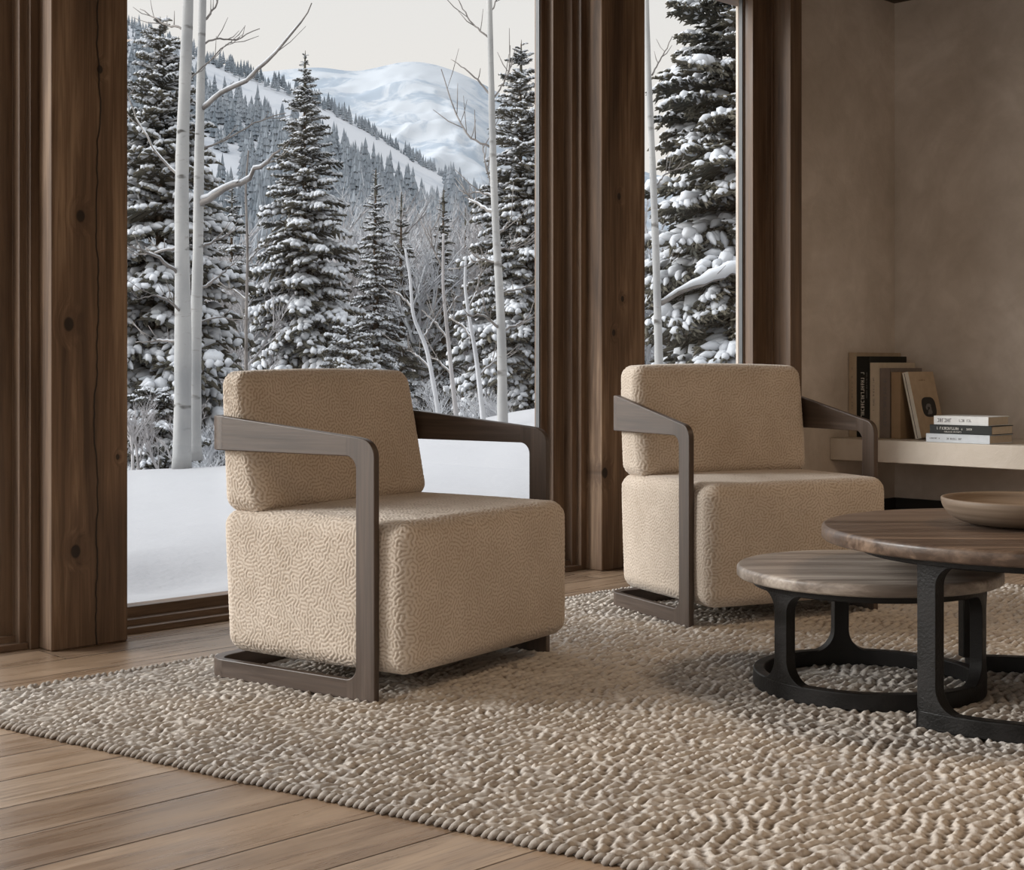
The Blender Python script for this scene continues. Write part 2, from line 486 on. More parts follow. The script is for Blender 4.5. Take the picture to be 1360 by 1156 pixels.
# heavy posts
def post(x0, x1, m, label):
    b = MB(); b.box((x0, 3.72, 0), (x1, 4.08, 2.42))
    o = b.build('timber_post', m, bevel=.005)
    tag(o, label, 'post', 'timber posts between the windows'); o['kind'] = 'structure'
    return o
post(1.886, 2.117, M['post1'], 'cracked brown timber post with three dark knots, left of the first armchair')
post(4.104, 4.353, M['post2'], 'brown timber post behind the left side of the second armchair')

def window(name, x0, x1, rsteps, ssteps, lstep=.012):
    """rsteps: right jamb (x, y) stair from the room side to the glass; ssteps: sill (y, z) stair"""
    root = empty(name, ((x0+x1)/2, 3.86, 0)); structure(root)
    c = root.location
    def shift(b): return [np.array(v) - np.array(c) for v in b.v]
    def part(b, nm, mat, bev=0.0):
        b.v = shift(b); return b.build(nm, mat, root, bevel=bev)
    gy = rsteps[-1][1]
    # right jamb: stair polygon in plan
    yb = gy + .034
    poly = [(x1, yb)]
    poly += [(x1, rsteps[0][1])]
    for i, (x, y) in enumerate(rsteps):
        poly.append((x, y))
        if i + 1 < len(rsteps): poly.append((x, rsteps[i+1][1]))
    poly.append((rsteps[-1][0], yb))
    poly = poly[::-1]
    b = MB(); b.prism(poly, 2, 0, 2.42); part(b, 'jamb', M['frame'], .0022)
    # sill stair in section
    sp = [(yb, 0.0)]
    sp2 = [(ssteps[0][0], 0.0)]
    for i, (y, z) in enumerate(ssteps):
        sp2.append((y, z))
        if i + 1 < len(ssteps): sp2.append((ssteps[i+1][0], z))
    sp2.append((yb, ssteps[-1][1]))
    b = MB(); b.prism(sp2 + sp, 0, x0, rsteps[0][0] - .0005); part(b, 'sill_frame', M['frame_x'], .0022)
    b = MB(); b.box((x0, 3.83, 2.39), (rsteps[-1][0], yb, 2.42)); part(b, 'head_frame', M['frame_x'], .002)
    b = MB(); b.box((x0, gy - .03, ssteps[-1][1]), (x0 + lstep, yb, 2.39)); part(b, 'left_jamb', M['frame'])
    b = MB(); b.box((rsteps[-1][0] - .005, gy + .006, ssteps[-1][1]), (rsteps[-1][0], gy + .024, 2.39)); part(b, 'glass_spacer', M['glaze'])
    b = MB(); b.box((x0 + lstep, gy + .012, ssteps[-1][1]), (rsteps[-1][0] - .005, gy + .02, 2.39)); part(b, 'pane', M['glass'])
    return root
sill = [(3.80, .018), (3.835, .036), (3.875, .066)]
# window 1: x1 touches the post; stair goes left into the depth
window('window_1', -2.4, 1.886, [(1.86, 3.79), (1.838, 3.81), (1.80, 3.85)], sill)
window('window_2', 2.117, 4.104, [(4.075, 3.80), (4.052, 3.826), (3.995, 3.87), (3.965, 3.905)], sill)
window('window_3', 4.353, 5.435, [(5.35, 3.74), (5.337, 3.828), (5.24, 3.86), (5.235, 3.905)], sill)

# ------------------------------------------------------------------ wall shelf and books
SX, SZ0, SZ1 = 5.744, .343, .442
b = MB(); b.box((SX, -2.9, SZ0), (XR, YW, SZ1))
tag(b.build('wall_shelf', M['stone'], bevel=.004), 'thick pale plaster shelf floating along the right wall', 'shelf')

def cmat(name, c, rough=.7):
    m = Mat(name, rough, spec=.25); n = m.noise(m.coord(), 30, 3)
    m.color(m.ramp(n, (.3, tuple(x*.88 for x in c)), (.7, c))); m.bump(m.noise(m.coord(), 300, 2), .15, .001)
    return m.m
M['paper'] = cmat('page_block', (.52, .44, .34), .85)
M['ink'] = Mat('black_ink', .7, (.015, .013, .012)).m
M['ink_grey'] = Mat('grey_ink', .7, (.16, .15, .15)).m
M['ink_white'] = Mat('white_ink', .7, (.62, .60, .56)).m

def glyph_row(mb, length, height, seed, dens=.75):
    """a row of small letter like strokes in the xy plane from the origin"""
    r = random.Random(seed); x = 0
    while x < length:
        w = height*r.uniform(.35, .7)
        if r.random() < dens:
            k = r.randrange(5); s = height*.18
            rects = []
            if k in (0, 1, 3): rects.append((0, 0, s, height))
            if k in (0, 2): rects.append((w - s, 0, w, height))
            if k in (0, 4): rects.append((0, height*.42, w, height*.42 + s))
            if k in (1, 2, 4): rects.append((0, 0, w, s))
            if k in (2, 3): rects.append((0, height - s, w, height))
            if k == 4: rects.append((w/2 - s/2, 0, w/2 + s/2, height))
            for (a, c, d, e_) in rects:
                mb.box((x + a, c, 0), (x + d, e_, .0004))
        x += w + height*.2

def book(name_label, size, cover, loc, rot=(0, 0, 0), group=None, prints=(), overhang=.004):
    """size: thickness (x), height (z), width (y). spine at y=0 plane, foot at z=0.  Local: x thickness, y depth, z height"""
    T, Hh, Wd = size
    root = empty('book', loc); root.rotation_euler = rot
    tag(root, name_label, 'book', group)
    t = .003
    c = MB()
    c.box((0, 0, 0), (t, Wd, Hh)); c.box((T - t, 0, 0), (T, Wd, Hh)); c.box((t, 0, 0), (T - t, t, Hh))
    c.build('cover', cover, root, bevel=.0008)
    p = MB(); p.box((t, t, overhang), (T - t, Wd - overhang, Hh - overhang)); p.build('pages', M['paper'], root)
    for (pl, mat, nm) in prints:
        o = pl.build(nm, mat, root)
    return root

def spine_print(T, Hh, z0, length, height, xoff, seed, dens=.75):
    """lettering running up the spine (plane y=0, facing -y)"""
    g = MB(); glyph_row(g, length, height, seed, dens)
    if not g.v: g.box((0, 0, 0), (.001, .001, .0004))
    for i, v in enumerate(g.v):
        w = v.copy()                       # glyph x -> down the spine, glyph y -> across, z -> out
        g.v[i] = np.stack([xoff + w[:, 1], -w[:, 2] - .0001, z0 - w[:, 0]], -1)
    return g

# upright books: spines face -X, row runs from the wall toward the room (-Y).
# local x (thickness) -> -Y world, local y (depth) -> +X world : rotation about z by -90
RZ = -PI/2
M['bk_sand'] = cmat('sand_cloth', (.46, .37, .27)); M['bk_black'] = cmat('black_cover', (.016, .017, .015), .5)
M['bk_linen'] = cmat('linen_cloth', (.60, .52, .41)); M['bk_taupe'] = cmat('taupe_cloth', (.23, .19, .165))
M['bk_tan'] = cmat('tan_cloth', (.36, .255, .16)); M['bk_kraft'] = cmat('kraft_cover', (.47, .36, .25))
M['bk_white'] = cmat('white_cover', (.68, .68, .67), .5); M['bk_greyb'] = cmat('pale_grey_cover', (.56, .59, .62), .5)
M['bk_chalk'] = cmat('chalk_spine', (.72, .68, .61))
Z0 = SZ1 + .0005
XB = 5.893
grp = 'books standing on the shelf'
book('tallest sand coloured book standing against the plaster wall, behind the black book', (.042, .392, .385), M['bk_sand'], (XB, 3.796, Z0), (0, 0, RZ), grp,
     [(spine_print(.042, .392, .33, .20, .006, .016, 3, .5), M['ink_grey'], 'spine_lettering')])
book('tall black book with white spine lettering, between two sand coloured books', (.068, .374, .322), M['bk_black'], (XB, 3.752, Z0), (0, 0, RZ), grp,
     [(spine_print(.068, .374, .30, .20, .018, .022, 11, .85), M['ink_white'], 'spine_lettering'),
      (spine_print(.068, .374, .30, .12, .006, .050, 12, .8), M['ink_grey'], 'small_lettering')])
book('thick cream linen book standing right of the black book', (.050, .345, .31), M['bk_linen'], (XB, 3.682, Z0), (0, 0, RZ), grp,
     [(spine_print(.05, .345, .28, .16, .007, .016, 21, .6), M['ink_grey'], 'spine_lettering')])
book('grey brown book with smudged spine print, right of the cream linen book', (.052, .320, .28), M['bk_taupe'], (XB, 3.630, Z0), (0, 0, RZ), grp,
     [(spine_print(.052, .32, .27, .22, .016, .018, 31, .7), M['ink_grey'], 'spine_lettering')])
book('narrow tan book standing left of the leaning picture book', (.048, .302, .24), M['bk_tan'], (XB, 3.572, Z0), (0, 0, RZ), grp)
# leaning book with a dark photograph on its cover
lean = math.radians(13)
T6 = .030
pic = MB()
n = 30; ring = []
for i in range(n):
    a = i*2*PI/n; ca, sa = math.cos(a), math.sin(a)
    rr = (abs(ca)**3.2 + abs(sa)**3.2)**(-1/3.2)
    ring.append((.120 + .060*rr*ca, .140 + .046*rr*sa))
pic.prism(ring, 0, T6, T6 + .0006)
sh = MB()
for k, (cy, cz, ry, rz_) in enumerate(((.118, .148, .020, .008), (.098, .137, .008, .010), (.122, .118, .018, .012), (.104, .11, .007, .005), (.13, .133, .007, .012))):
    sh.prism([(cy + ry*math.cos(i*2*PI/14), cz + rz_*math.sin(i*2*PI/14)) for i in range(14)], 0, T6 + .0006, T6 + .0011)
ttl = MB(); glyph_row(ttl, .06, .006, 5, .9)
for i, v in enumerate(ttl.v): ttl.v[i] = np.stack([T6 + v[:, 2], .08 + v[:, 0], .262 + v[:, 1]], -1)
root6 = book('kraft covered picture book leaning on the row, dark photograph on its front', (T6, .305, .218), M['bk_kraft'], (XB + .005, 3.50, Z0), (0, 0, 0), grp,
     [(pic, M['ink'], 'cover_photograph'), (sh, M['ink_grey'], 'photograph_highlights'), (ttl, cmat('brown_ink', (.26, .17, .11)), 'cover_title')])
sb = MB(); sb.box((.0, -.0012, 0), (T6, -.0001, .305)); sb.build('spine_strip', M['bk_chalk'], root6)
sl = MB(); sl.box((.010, -.0018, 0.004), (.0125, -.0012, .301)); sl.build('spine_line', M['ink'], root6)
# lean: top toward the wall (+Y): rotate about world X after the -90 turn
root6.matrix_world = Matrix.Translation((XB + .005, 3.450, Z0)) @ Matrix.Rotation(-lean, 4, 'X') @ Matrix.Rotation(RZ, 4, 'Z')
_m = root6.matrix_world.copy(); root6.location = _m.to_translation(); root6.rotation_euler = _m.to_euler()

# flat stack: spine faces -X. local x thickness -> up, local z height -> -Y, local y depth -> +X
def flat_book(label, T, L, Wd, cover, x, ystart, z, prints, skew=0.0):
    r = book(label, (T, L, Wd), cover, (0, 0, 0), (0, 0, 0), 'books lying in a pile on the shelf', prints)
    B = Matrix(((0, 1, 0, 0), (0, 0, 1, 0), (1, 0, 0, 0), (0, 0, 0, 1)))
    W = Matrix.Translation((x, ystart - L, z)) @ Matrix.Rotation(skew, 4, 'Z') @ B
    r.location = W.to_translation(); r.rotation_euler = W.to_euler(); return r
def flat_print(L, z0, length, height, xoff, seed, dens=.8):
    g = MB(); glyph_row(g, length, height, seed, dens)
    for i, v in enumerate(g.v): g.v[i] = np.stack([xoff + v[:, 1], -v[:, 2] - .0001, L - z0 - v[:, 0]], -1)
    return g
def panel(a, c, d, e_):
    g = MB(); g.box((a, -.0004, c), (d, -.0001, e_)); return g
flat_book('bottom book of the flat pile, pale grey spine', .037, .298, .205, M['bk_greyb'], 5.758, 3.318, Z0,
    [(flat_print(.3, .02, .05, .006, .014, 41, .7), M['ink_grey'], 'spine_lettering'), (flat_print(.3, .10, .07, .008, .013, 42, .7), M['ink_grey'], 'title_lettering')])
flat_book('middle book of the flat pile, black spine with white lettering', .038, .290, .19, M['bk_black'], 5.766, 3.305, Z0 + .0375,
    [(flat_print(.29, .035, .10, .011, .018, 51, .95), M['ink_white'], 'title_lettering'), (flat_print(.29, .15, .05, .008, .018, 52, .9), M['ink_white'], 'spine_lettering'),
     (flat_print(.29, .07, .08, .006, .006, 53, .9), M['ink_white'], 'small_lettering')])
flat_book('top book of the flat pile, white cover with a small barcode like print', .038, .255, .185, M['bk_white'], 5.775, 3.29, Z0 + .076,
    [(flat_print(.25, .012, .06, .016, .011, 61, 1.0), M['ink_grey'], 'title_lettering'), (flat_print(.25, .115, .055, .011, .014, 62, .9), M['ink_grey'], 'spine_lettering')])

# ------------------------------------------------------------------ armchairs
def labyrinth(lam, h, n, seed, iters=26, aniso=None, band=.22):
    """winding ridges of even width on a periodic tile: filtered noise, sharpened again and again"""
    r = np.random.default_rng(seed)
    kx = np.fft.fftfreq(n, h)[:, None]; ky = np.fft.fftfreq(n, h)[None]
    kk = np.hypot(kx, ky) + 1e-6; f0 = 1/lam
    flt = np.exp(-((kk - f0)/(f0*band))**2)
    if aniso is not None: flt = flt*aniso(np.arctan2(ky, kx))
    u = r.standard_normal((n, n))
    for _ in range(iters):
        u = np.real(np.fft.ifft2(np.fft.fft2(u)*flt)); u /= u.std(); u = np.tanh(1.6*u)
    return u
def tile_sample(T, h, x, y):
    n = T.shape[0]; gx = x/h; gy = y/h
    i = np.floor(gx).astype(int); j = np.floor(gy).astype(int); fx = gx - i; fy = gy - j
    i %= n; j %= n; i1 = (i+1) % n; j1 = (j+1) % n
    return T[i, j]*(1-fx)*(1-fy) + T[i1, j]*fx*(1-fy) + T[i, j1]*(1-fx)*fy + T[i1, j1]*fx*fy
LAB_H = .00125
LAB = labyrinth(.0092, LAB_H, 900, 11, 5, None, .42)
WF = [lambda x, y: tile_sample(LAB, LAB_H, x, y), lambda x, y: tile_sample(LAB, LAB_H, x + .37, y + .11), lambda x, y: tile_sample(LAB, LAB_H, y + .71, x + .53)]

def soft_block(name, lo, hi, r, h, parent, shape=None, amp=.0011):
    """upholstered block: rounded box skin on a fine lattice with a raised maze weave"""
    lo = np.array(lo, float); hi = np.array(hi, float); L = hi - lo
    N = np.maximum(2, np.round(L / h).astype(int))
    keys = []; quads = []
    base = (N[1]+1)*(N[2]+1)
    def key(i, j, k): return (i*(N[1]+1) + j)*(N[2]+1) + k
    for ax in range(3):
        u, w = [a for a in range(3) if a != ax]
        U, Wg = np.meshgrid(np.arange(N[u]), np.arange(N[w]), indexing='ij')
        for side in (0, N[ax]):
            def K(du, dw):
                idx = [None]*3; idx[ax] = np.full_like(U, side); idx[u] = U+du; idx[w] = Wg+dw
                return key(*idx)
            q = np.stack([K(0,0), K(1,0), K(1,1), K(0,1)], -1).reshape(-1, 4)
            flip = (side == 0) ^ (ax == 1)
            if flip: q = q[:, ::-1]
            quads.append(q)
    q = np.concatenate(quads)
    uq, inv = np.unique(q, return_inverse=True)
    q = inv.reshape(-1, 4)
    k = uq % (N[2]+1); j = (uq // (N[2]+1)) % (N[1]+1); i = uq // base
    p = lo + np.stack([i, j, k], -1) * (L / N)
    rr = np.array(r, float) * np.ones(3)
    c = np.clip(p, lo + rr, hi - rr)
    dvec = (p - c) / rr
    ln = np.linalg.norm(dvec, axis=1)[:, None]; nrm = dvec / ln
    p = c + nrm * rr
    nn = nrm / rr; nn /= np.linalg.norm(nn, axis=1)[:, None]
    # puffed faces
    t = (p - lo) / L
    puff = .008
    for ax in range(3):
        u, w = [a for a in range(3) if a != ax]
        bulge = np.sin(PI*np.clip(t[:, u], 0, 1))**.7 * np.sin(PI*np.clip(t[:, w], 0, 1))**.7
        p[:, ax] += np.sign(nn[:, ax]) * np.abs(nn[:, ax])**2 * bulge * puff
    wgt = np.abs(nn)**4; wgt /= wgt.sum(1)[:, None]
    f = (WF[0](p[:, 1], p[:, 2])*wgt[:, 0] + WF[1](p[:, 0], p[:, 2])*wgt[:, 1] + WF[2](p[:, 0], p[:, 1])*wgt[:, 2])
    p = p + nn * (f*amp)[:, None]
    if shape: p = shape(p)
    mb = MB(); mb.add(p, q)
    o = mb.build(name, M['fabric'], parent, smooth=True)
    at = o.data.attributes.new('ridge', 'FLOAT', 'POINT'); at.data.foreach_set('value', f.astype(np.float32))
    return o

def arc(cx, cy, r, a0, a1, n=8):
    return [(cx + r*math.cos(math.radians(a0 + (a1-a0)*i/n)), cy + r*math.sin(math.radians(a0 + (a1-a0)*i/n))) for i in range(n+1)]

def armchair(loc, rz, Wd, D, zf, zb, seat_top, cush_top, cb, label, cell):
    """origin at the outer left front foot. u = width, v = depth (back +)."""
    root = empty('armchair', loc, rz)
    tag(root, label, 'armchair', 'boucle armchairs on the rug')
    t = .0185; w = .056; ri = .030; ro = .042; ab = .560; rh = .046; c = w + ri; rp = .062
    ve = D - rp
    slope = lambda v: zf + (zb - zf)*min(1, (v - .05)/(ve - .05))
    for side in (0, 1):
        u0 = 0 if side == 0 else Wd - t; u1 = u0 + t
        # upright with both inner fillets
        poly = [(0, 0), (c, 0), (c, rh)]
        poly += [p for p in arc(w + ri, rh + ri, ri, 270, 180)][1:]
        poly += [p for p in arc(w + ri, ab - ri, ri, 180, 90)]
        poly += [(c, slope(c))]
        poly += [(ro + .012, slope(ro + .012))] + [p for p in arc(ro, zf - ro - .002, ro, 90, 180)][1:]
        # ccw in (v, z)
        b = MB(); b.prism(poly, 0, u0, u1); b.build('leg', M['chair_wood_up'], root, bevel=.0028)
        j = .004
        b = MB(); b.prism([(c - j, ab), (ve + .0005, ab), (ve + .0005, zb), (c - j, slope(c - j))], 0, u0, u1); b.build('armrest', M['chair_wood'], root, bevel=.0028)
        b = MB(); b.prism([(c - j, 0), (ve + .0005, 0), (ve + .0005, rh), (c - j, rh)], 0, u0, u1); b.build('floor_runner', M['chair_wood'], root, bevel=.0028)
    def band(z0, z1, tt):
        b = MB(); j = .006
        out = [(0, ve - j)] + arc(rp, ve, rp, 180, 90) + arc(Wd - rp, ve, rp, 90, 0) + [(Wd, ve - j)]
        inn = [(t, ve - j)] + [(t + (x - t), y) for x, y in arc(rp, ve - (tt - t)*.0, rp - t, 180, 90)] + arc(Wd - rp, ve, rp - t, 90, 0) + [(Wd - t, ve - j)]
        inn = [(x, y - (tt - t)*max(0, (y - ve))/(rp - t)) for x, y in inn]
        n = len(out); vs = [(x, y, z0) for x, y in out] + [(x, y, z1) for x, y in out] + [(x, y, z0) for x, y in inn] + [(x, y, z1) for x, y in inn]
        fs = []
        for i in range(n-1):
            fs += [(i, n+i, n+i+1, i+1), (2*n+i, 2*n+i+1, 3*n+i+1, 3*n+i), (n+i, 3*n+i, 3*n+i+1, n+i+1), (i, i+1, 2*n+i+1, 2*n+i)]
        fs += [(0, 2*n, 3*n, n), (n-1, 2*n-1, 4*n-1, 3*n-1)]
        b.add(vs, fs); return b
    band(ab, zb, t).build('back_rail', M['chair_wood_cross'], root, bevel=.0028)
    band(0, rh, .034).build('rear_floor_rail', M['chair_wood_cross'], root, bevel=.0028)
    bb = D - t - .012
    def taper(p):
        q = p.copy(); s = np.clip((p[:, 2] - .065)/.3, 0, 1)
        q[:, 1] = np.where(p[:, 1] > bb*.5, p[:, 1] - (1-s)*.018*(p[:, 1]-bb*.5)/(bb*.5), p[:, 1])
        return q
    soft_block('seat', (t + .004, -.078, .062), (Wd - t - .004, bb, seat_top), (.042, .042, .040), cell, root, taper)
    # backrest: slab leaning back, front face further forward at its foot
    cz0 = seat_top - .004
    hC = cush_top - cz0
    f0 = cb[0]; f1 = cb[1]; b0 = bb - .004; b1 = bb + .006
    def leanf(p):
        s = (p[:, 2] - cz0)/hC; q = p.copy()
        fr = f0 + (f1 - f0)*s; bk = b0 + (b1 - b0)*s
        tt = p[:, 1]/.13
        q[:, 1] = fr + (bk - fr)*tt
        return q
    soft_block('backrest', (t + .010, 0, cz0), (Wd - t - .016, .13, cush_top), (.034, .034, .036), cell, root, leanf)
    return root
ZR = .008
armchair((2.106, 2.606, ZR), math.radians(11.2), .733, .550, .604, .645, .412, .752, (.375, .452),
         'beige boucle armchair with dark wood frame in front of the large window, nearest the camera', .0027)
armchair((3.371, 2.713, ZR), math.radians(-17.7), .708, .478, .598, .672, .422, .766, (.298, .340),
         'beige boucle armchair with dark wood frame standing behind the round tables, beside the shelf', .0036)

# ------------------------------------------------------------------ round tables
def round_table(name, cx, cy, rot, label, top_r, top_z, top_t, base_r, legs, ring_arc, topm, legw=.046, th=.030, apron_drop=.03, apron_r=None):
    root = empty(name, (cx, cy, ZR), rot)
    tag(root, label, 'coffee table', 'round nesting coffee tables')
    zt = top_z - ZR; zu = zt - top_t
    b = MB(); e_ = .009
    prof = [(0, zt), (top_r - e_, zt)] + [(top_r - e_ + e_*math.sin(math.radians(a)), zt - e_ + e_*math.cos(math.radians(a))) for a in (20, 45, 70, 90)]
    prof += [(top_r, zu + .006), (top_r - .004, zu + .0015), (top_r - .010, zu), (0, zu)]
    b.lathe(prof[::-1], 128); o = b.build('tabletop', topm, root, smooth=True)
    ar = apron_r or base_r
    b = MB(); b.lathe([(ar - th, zu - apron_drop), (ar, zu - apron_drop), (ar, zu - .0005), (ar - th, zu - .0005), (ar - th, zu - apron_drop)], 96)
    b.build('top_ring', M['metal'], root, bevel=.003)
    rb = .040
    # base ring (full or partial)
    a0, a1 = ring_arc; full = abs(a1 - a0) >= 360
    n = 96; b = MB(); vs = []; fs = []
    m_ = n if full else n + 1
    for i in range(m_):
        a = math.radians(a0 + (a1 - a0)*i/n); ca, sa = math.cos(a), math.sin(a)
        for r, z in ((base_r - th, 0), (base_r, 0), (base_r, rb), (base_r - th, rb)): vs.append((r*ca, r*sa, z))
    for i in range(n if full else n):
        j = (i+1) % m_
        for k in range(4):
            l = (k+1) % 4; fs.append((4*i+k, 4*j+k, 4*j+l, 4*i+l)[::-1])
    if not full: fs += [(0, 1, 2, 3), (4*n+3, 4*n+2, 4*n+1, 4*n)]
    b.add(vs, fs); b.build('base_ring', M['metal'], root, bevel=.004)
    # legs cut from the same cylinder, flaring in a fillet top and bottom
    for (ang, lf, rf) in legs:
        b = MB(); H0, H1 = rb - .002, zu - apron_drop + .002
        zs = []; K = 14
        R = .055
        for i in range(K+1): zs.append(H0 + R*(1 - math.cos(PI/2*i/K)))
        zs += [H1 - R*(1 - math.cos(PI/2*(1-i/K))) for i in range(K+1)]
        prof = []
        for z in zs:
            d = 0
            if z < H0 + R: d = R - math.sqrt(max(0, R*R - (H0 + R - z)**2))
            if z > H1 - R*.8: rr_ = R*.8; d = rr_ - math.sqrt(max(0, rr_*rr_ - (z - H1 + rr_)**2))
            prof.append((z, d))
        vs = []; fs = []; nc = 7
        for (z, d) in prof:
            hl = legw/2 + d*lf; hr = legw/2 + d*rf
            rr_ = base_r + (ar - base_r)*(z - H0)/(H1 - H0)
            aa = [math.radians(ang) + (-hr + (hl + hr)*i/(nc-1))/rr_ for i in range(nc)]
            for r in (rr_ + .0006, rr_ - th - .0006):
                for a in aa: vs.append((r*math.cos(a), r*math.sin(a), z))
        S = 2*nc
        for i in range(len(prof)-1):
            o_ = i*S; p_ = o_ + S
            for k in range(nc-1):
                fs.append((o_+k, o_+k+1, p_+k+1, p_+k)); fs.append((o_+nc+k+1, o_+nc+k, p_+nc+k, p_+nc+k+1))
            fs.append((o_+nc, o_, p_, p_+nc)); fs.append((o_+nc-1, o_+2*nc-1, p_+2*nc-1, p_+nc-1))
        b.add(vs, fs); b.build('leg', M['metal'], root, bevel=.003)
    return root
base_ang = math.degrees(TH) - 90   # view axis turned so that leg angles read from the viewer
round_table('coffee_table', 3.069, 1.923, math.radians(base_ang),
    'low round coffee table with pale weathered top, tucked under the larger dark table', .311, .297, .030, .272,
    [(210, 1, 1), (330, 1, 1), (92, 1, 1)], (0, 360), M['table_pale'], .042, .028, .018)
round_table('coffee_table', 3.164, 1.565, math.radians(base_ang),
    'larger round coffee table with dark brown top carrying the bowl', .460, .410, .034, .378,
    [(218, 1, 0), (334, 1, 1), (93.5, 0, 0)], (214.6, 454), M['table_dark'], .046, .032, .022, .378)

def bowl():
    b = MB(); R = .178; hh = .060; prof = []
    N = 14
    out = [(.0, 0), (.085, 0.0), (.092, .003)]
    for i in range(N+1):
        s = i/N; out.append((.092 + (R - .092)*math.sin(s*PI/2)**.9, .003 + (hh - .003)*(1 - math.cos(s*PI/2))**1.0))
    out += [(R - .001, hh + .002), (R - .004, hh + .003), (R - .008, hh + .001)]
    for i in range(N, -1, -1):
        s = i/N; out.append(((R - .012)*math.sin(s*PI/2)**.9, .010 + (hh - .012)*(1 - math.cos(s*PI/2))))
    b.lathe(out, 96)
    m = Mat('turned_clay', .55, spec=.35); sp = m.coord((3, 3, 90)); n_ = m.noise(sp, 1, 3)
    m.color(m.ramp(n_, (.3, (.13, .092, .064)), (.7, (.22, .165, .12)))); m.bump(n_, .2, .001)
    o = b.build('bowl', m.m, None, smooth=True)
    o.location = (3.19, 1.595, .4105)
    tag(o, 'wide shallow brown bowl on the larger dark coffee table', 'bowl')
bowl()

# ------------------------------------------------------------------ rug
def rug():
    C0 = np.array((1.367, 3.305)); C1 = np.array((1.985, .105)); C3 = np.array((4.68, 3.345)); C2 = np.array((5.18, .105))
    nu, nv = 720, 680
    s = np.linspace(0, 1, nu+1)[:, None]; t_ = np.linspace(0, 1, nv+1)[None]
    X = (C0[0]*(1-s)*(1-t_) + C3[0]*s*(1-t_) + C1[0]*(1-s)*t_ + C2[0]*s*t_)
    Y = (C0[1]*(1-s)*(1-t_) + C3[1]*s*(1-t_) + C1[1]*(1-s)*t_ + C2[1]*s*t_)
    h = .0045
    LA = labyrinth(.0262, h, 1024, 5, 7, lambda th: .60 + .40*np.abs(np.sin(th - .10))**2, .38)
    LB = labyrinth(.0185, h, 1024, 6, 4, None, .4)
    F = .66*tile_sample(LA, h, X, Y) + .42*tile_sample(LB, h, X, Y)
    Z = .0085 + .0058*F
    edge = np.minimum(np.minimum(s*3.3, (1-s)*3.3), np.minimum(t_*3.2, (1-t_)*3.2)) + 0*X
    Z = np.where(edge < .004, .001, Z)
    V = np.stack([X, Y, Z], -1).reshape(-1, 3)
    i = np.arange(nu)[:, None]*(nv+1); j = np.arange(nv)[None]
    q = np.stack([i+j, i+j+1, i+nv+1+j+1, i+nv+1+j], -1).reshape(-1, 4)
    b = MB(); b.add(V, q)
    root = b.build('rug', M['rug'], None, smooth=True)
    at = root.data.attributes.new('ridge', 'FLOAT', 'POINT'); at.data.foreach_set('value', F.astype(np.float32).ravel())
    tag(root, 'large chunky woven greige wool rug under the armchairs and tables', 'rug')
    # looped cord along the edges
    b = MB()
    def cord(a, c):
        L = np.linalg.norm(c - a); d = (c - a)/L; nr = np.array((-d[1], d[0])); m = int(L/.0165)
        for k in range(m):
            p = a + d*(k + .5)*.0165 + d*(random.random()-.5)*.006
            w = .008 + random.random()*.006
            q0 = p - nr*w - d*.010; q1 = p + nr*w + d*.008
            ts = np.linspace(0, 1, 6)
            pts = [(*(q0*(1-t) + q1*t), .001 + .0085*math.sin(PI*t)) for t in ts]
            b.tube(pts, np.array([.004, .006, .0072, .0072, .006, .004])*random.uniform(.75, 1.15), 7)
    cord(C0, C1); cord(C0, C3); cord(C3, C2)
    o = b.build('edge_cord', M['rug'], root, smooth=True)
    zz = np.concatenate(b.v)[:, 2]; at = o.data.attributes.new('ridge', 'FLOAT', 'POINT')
    at.data.foreach_set('value', np.interp(zz, [0, .011], [-1.0, -.4]).astype(np.float32))  # low side of the cord darkened in colour, painted shade
rug()

# ------------------------------------------------------------------ outdoors
def smooth01(x): x = np.clip(x, 0, 1); return x*x*(3-2*x)
def vnoise(x, y, seed=0):
    r = np.random.default_rng(seed); out = 0
    for k in range(14):
        a = r.random()*2*PI; f = (.6 + r.random()*1.2); out = out + np.sin((math.cos(a)*x + math.sin(a)*y)*f + r.random()*6.28)
    return out/4.0

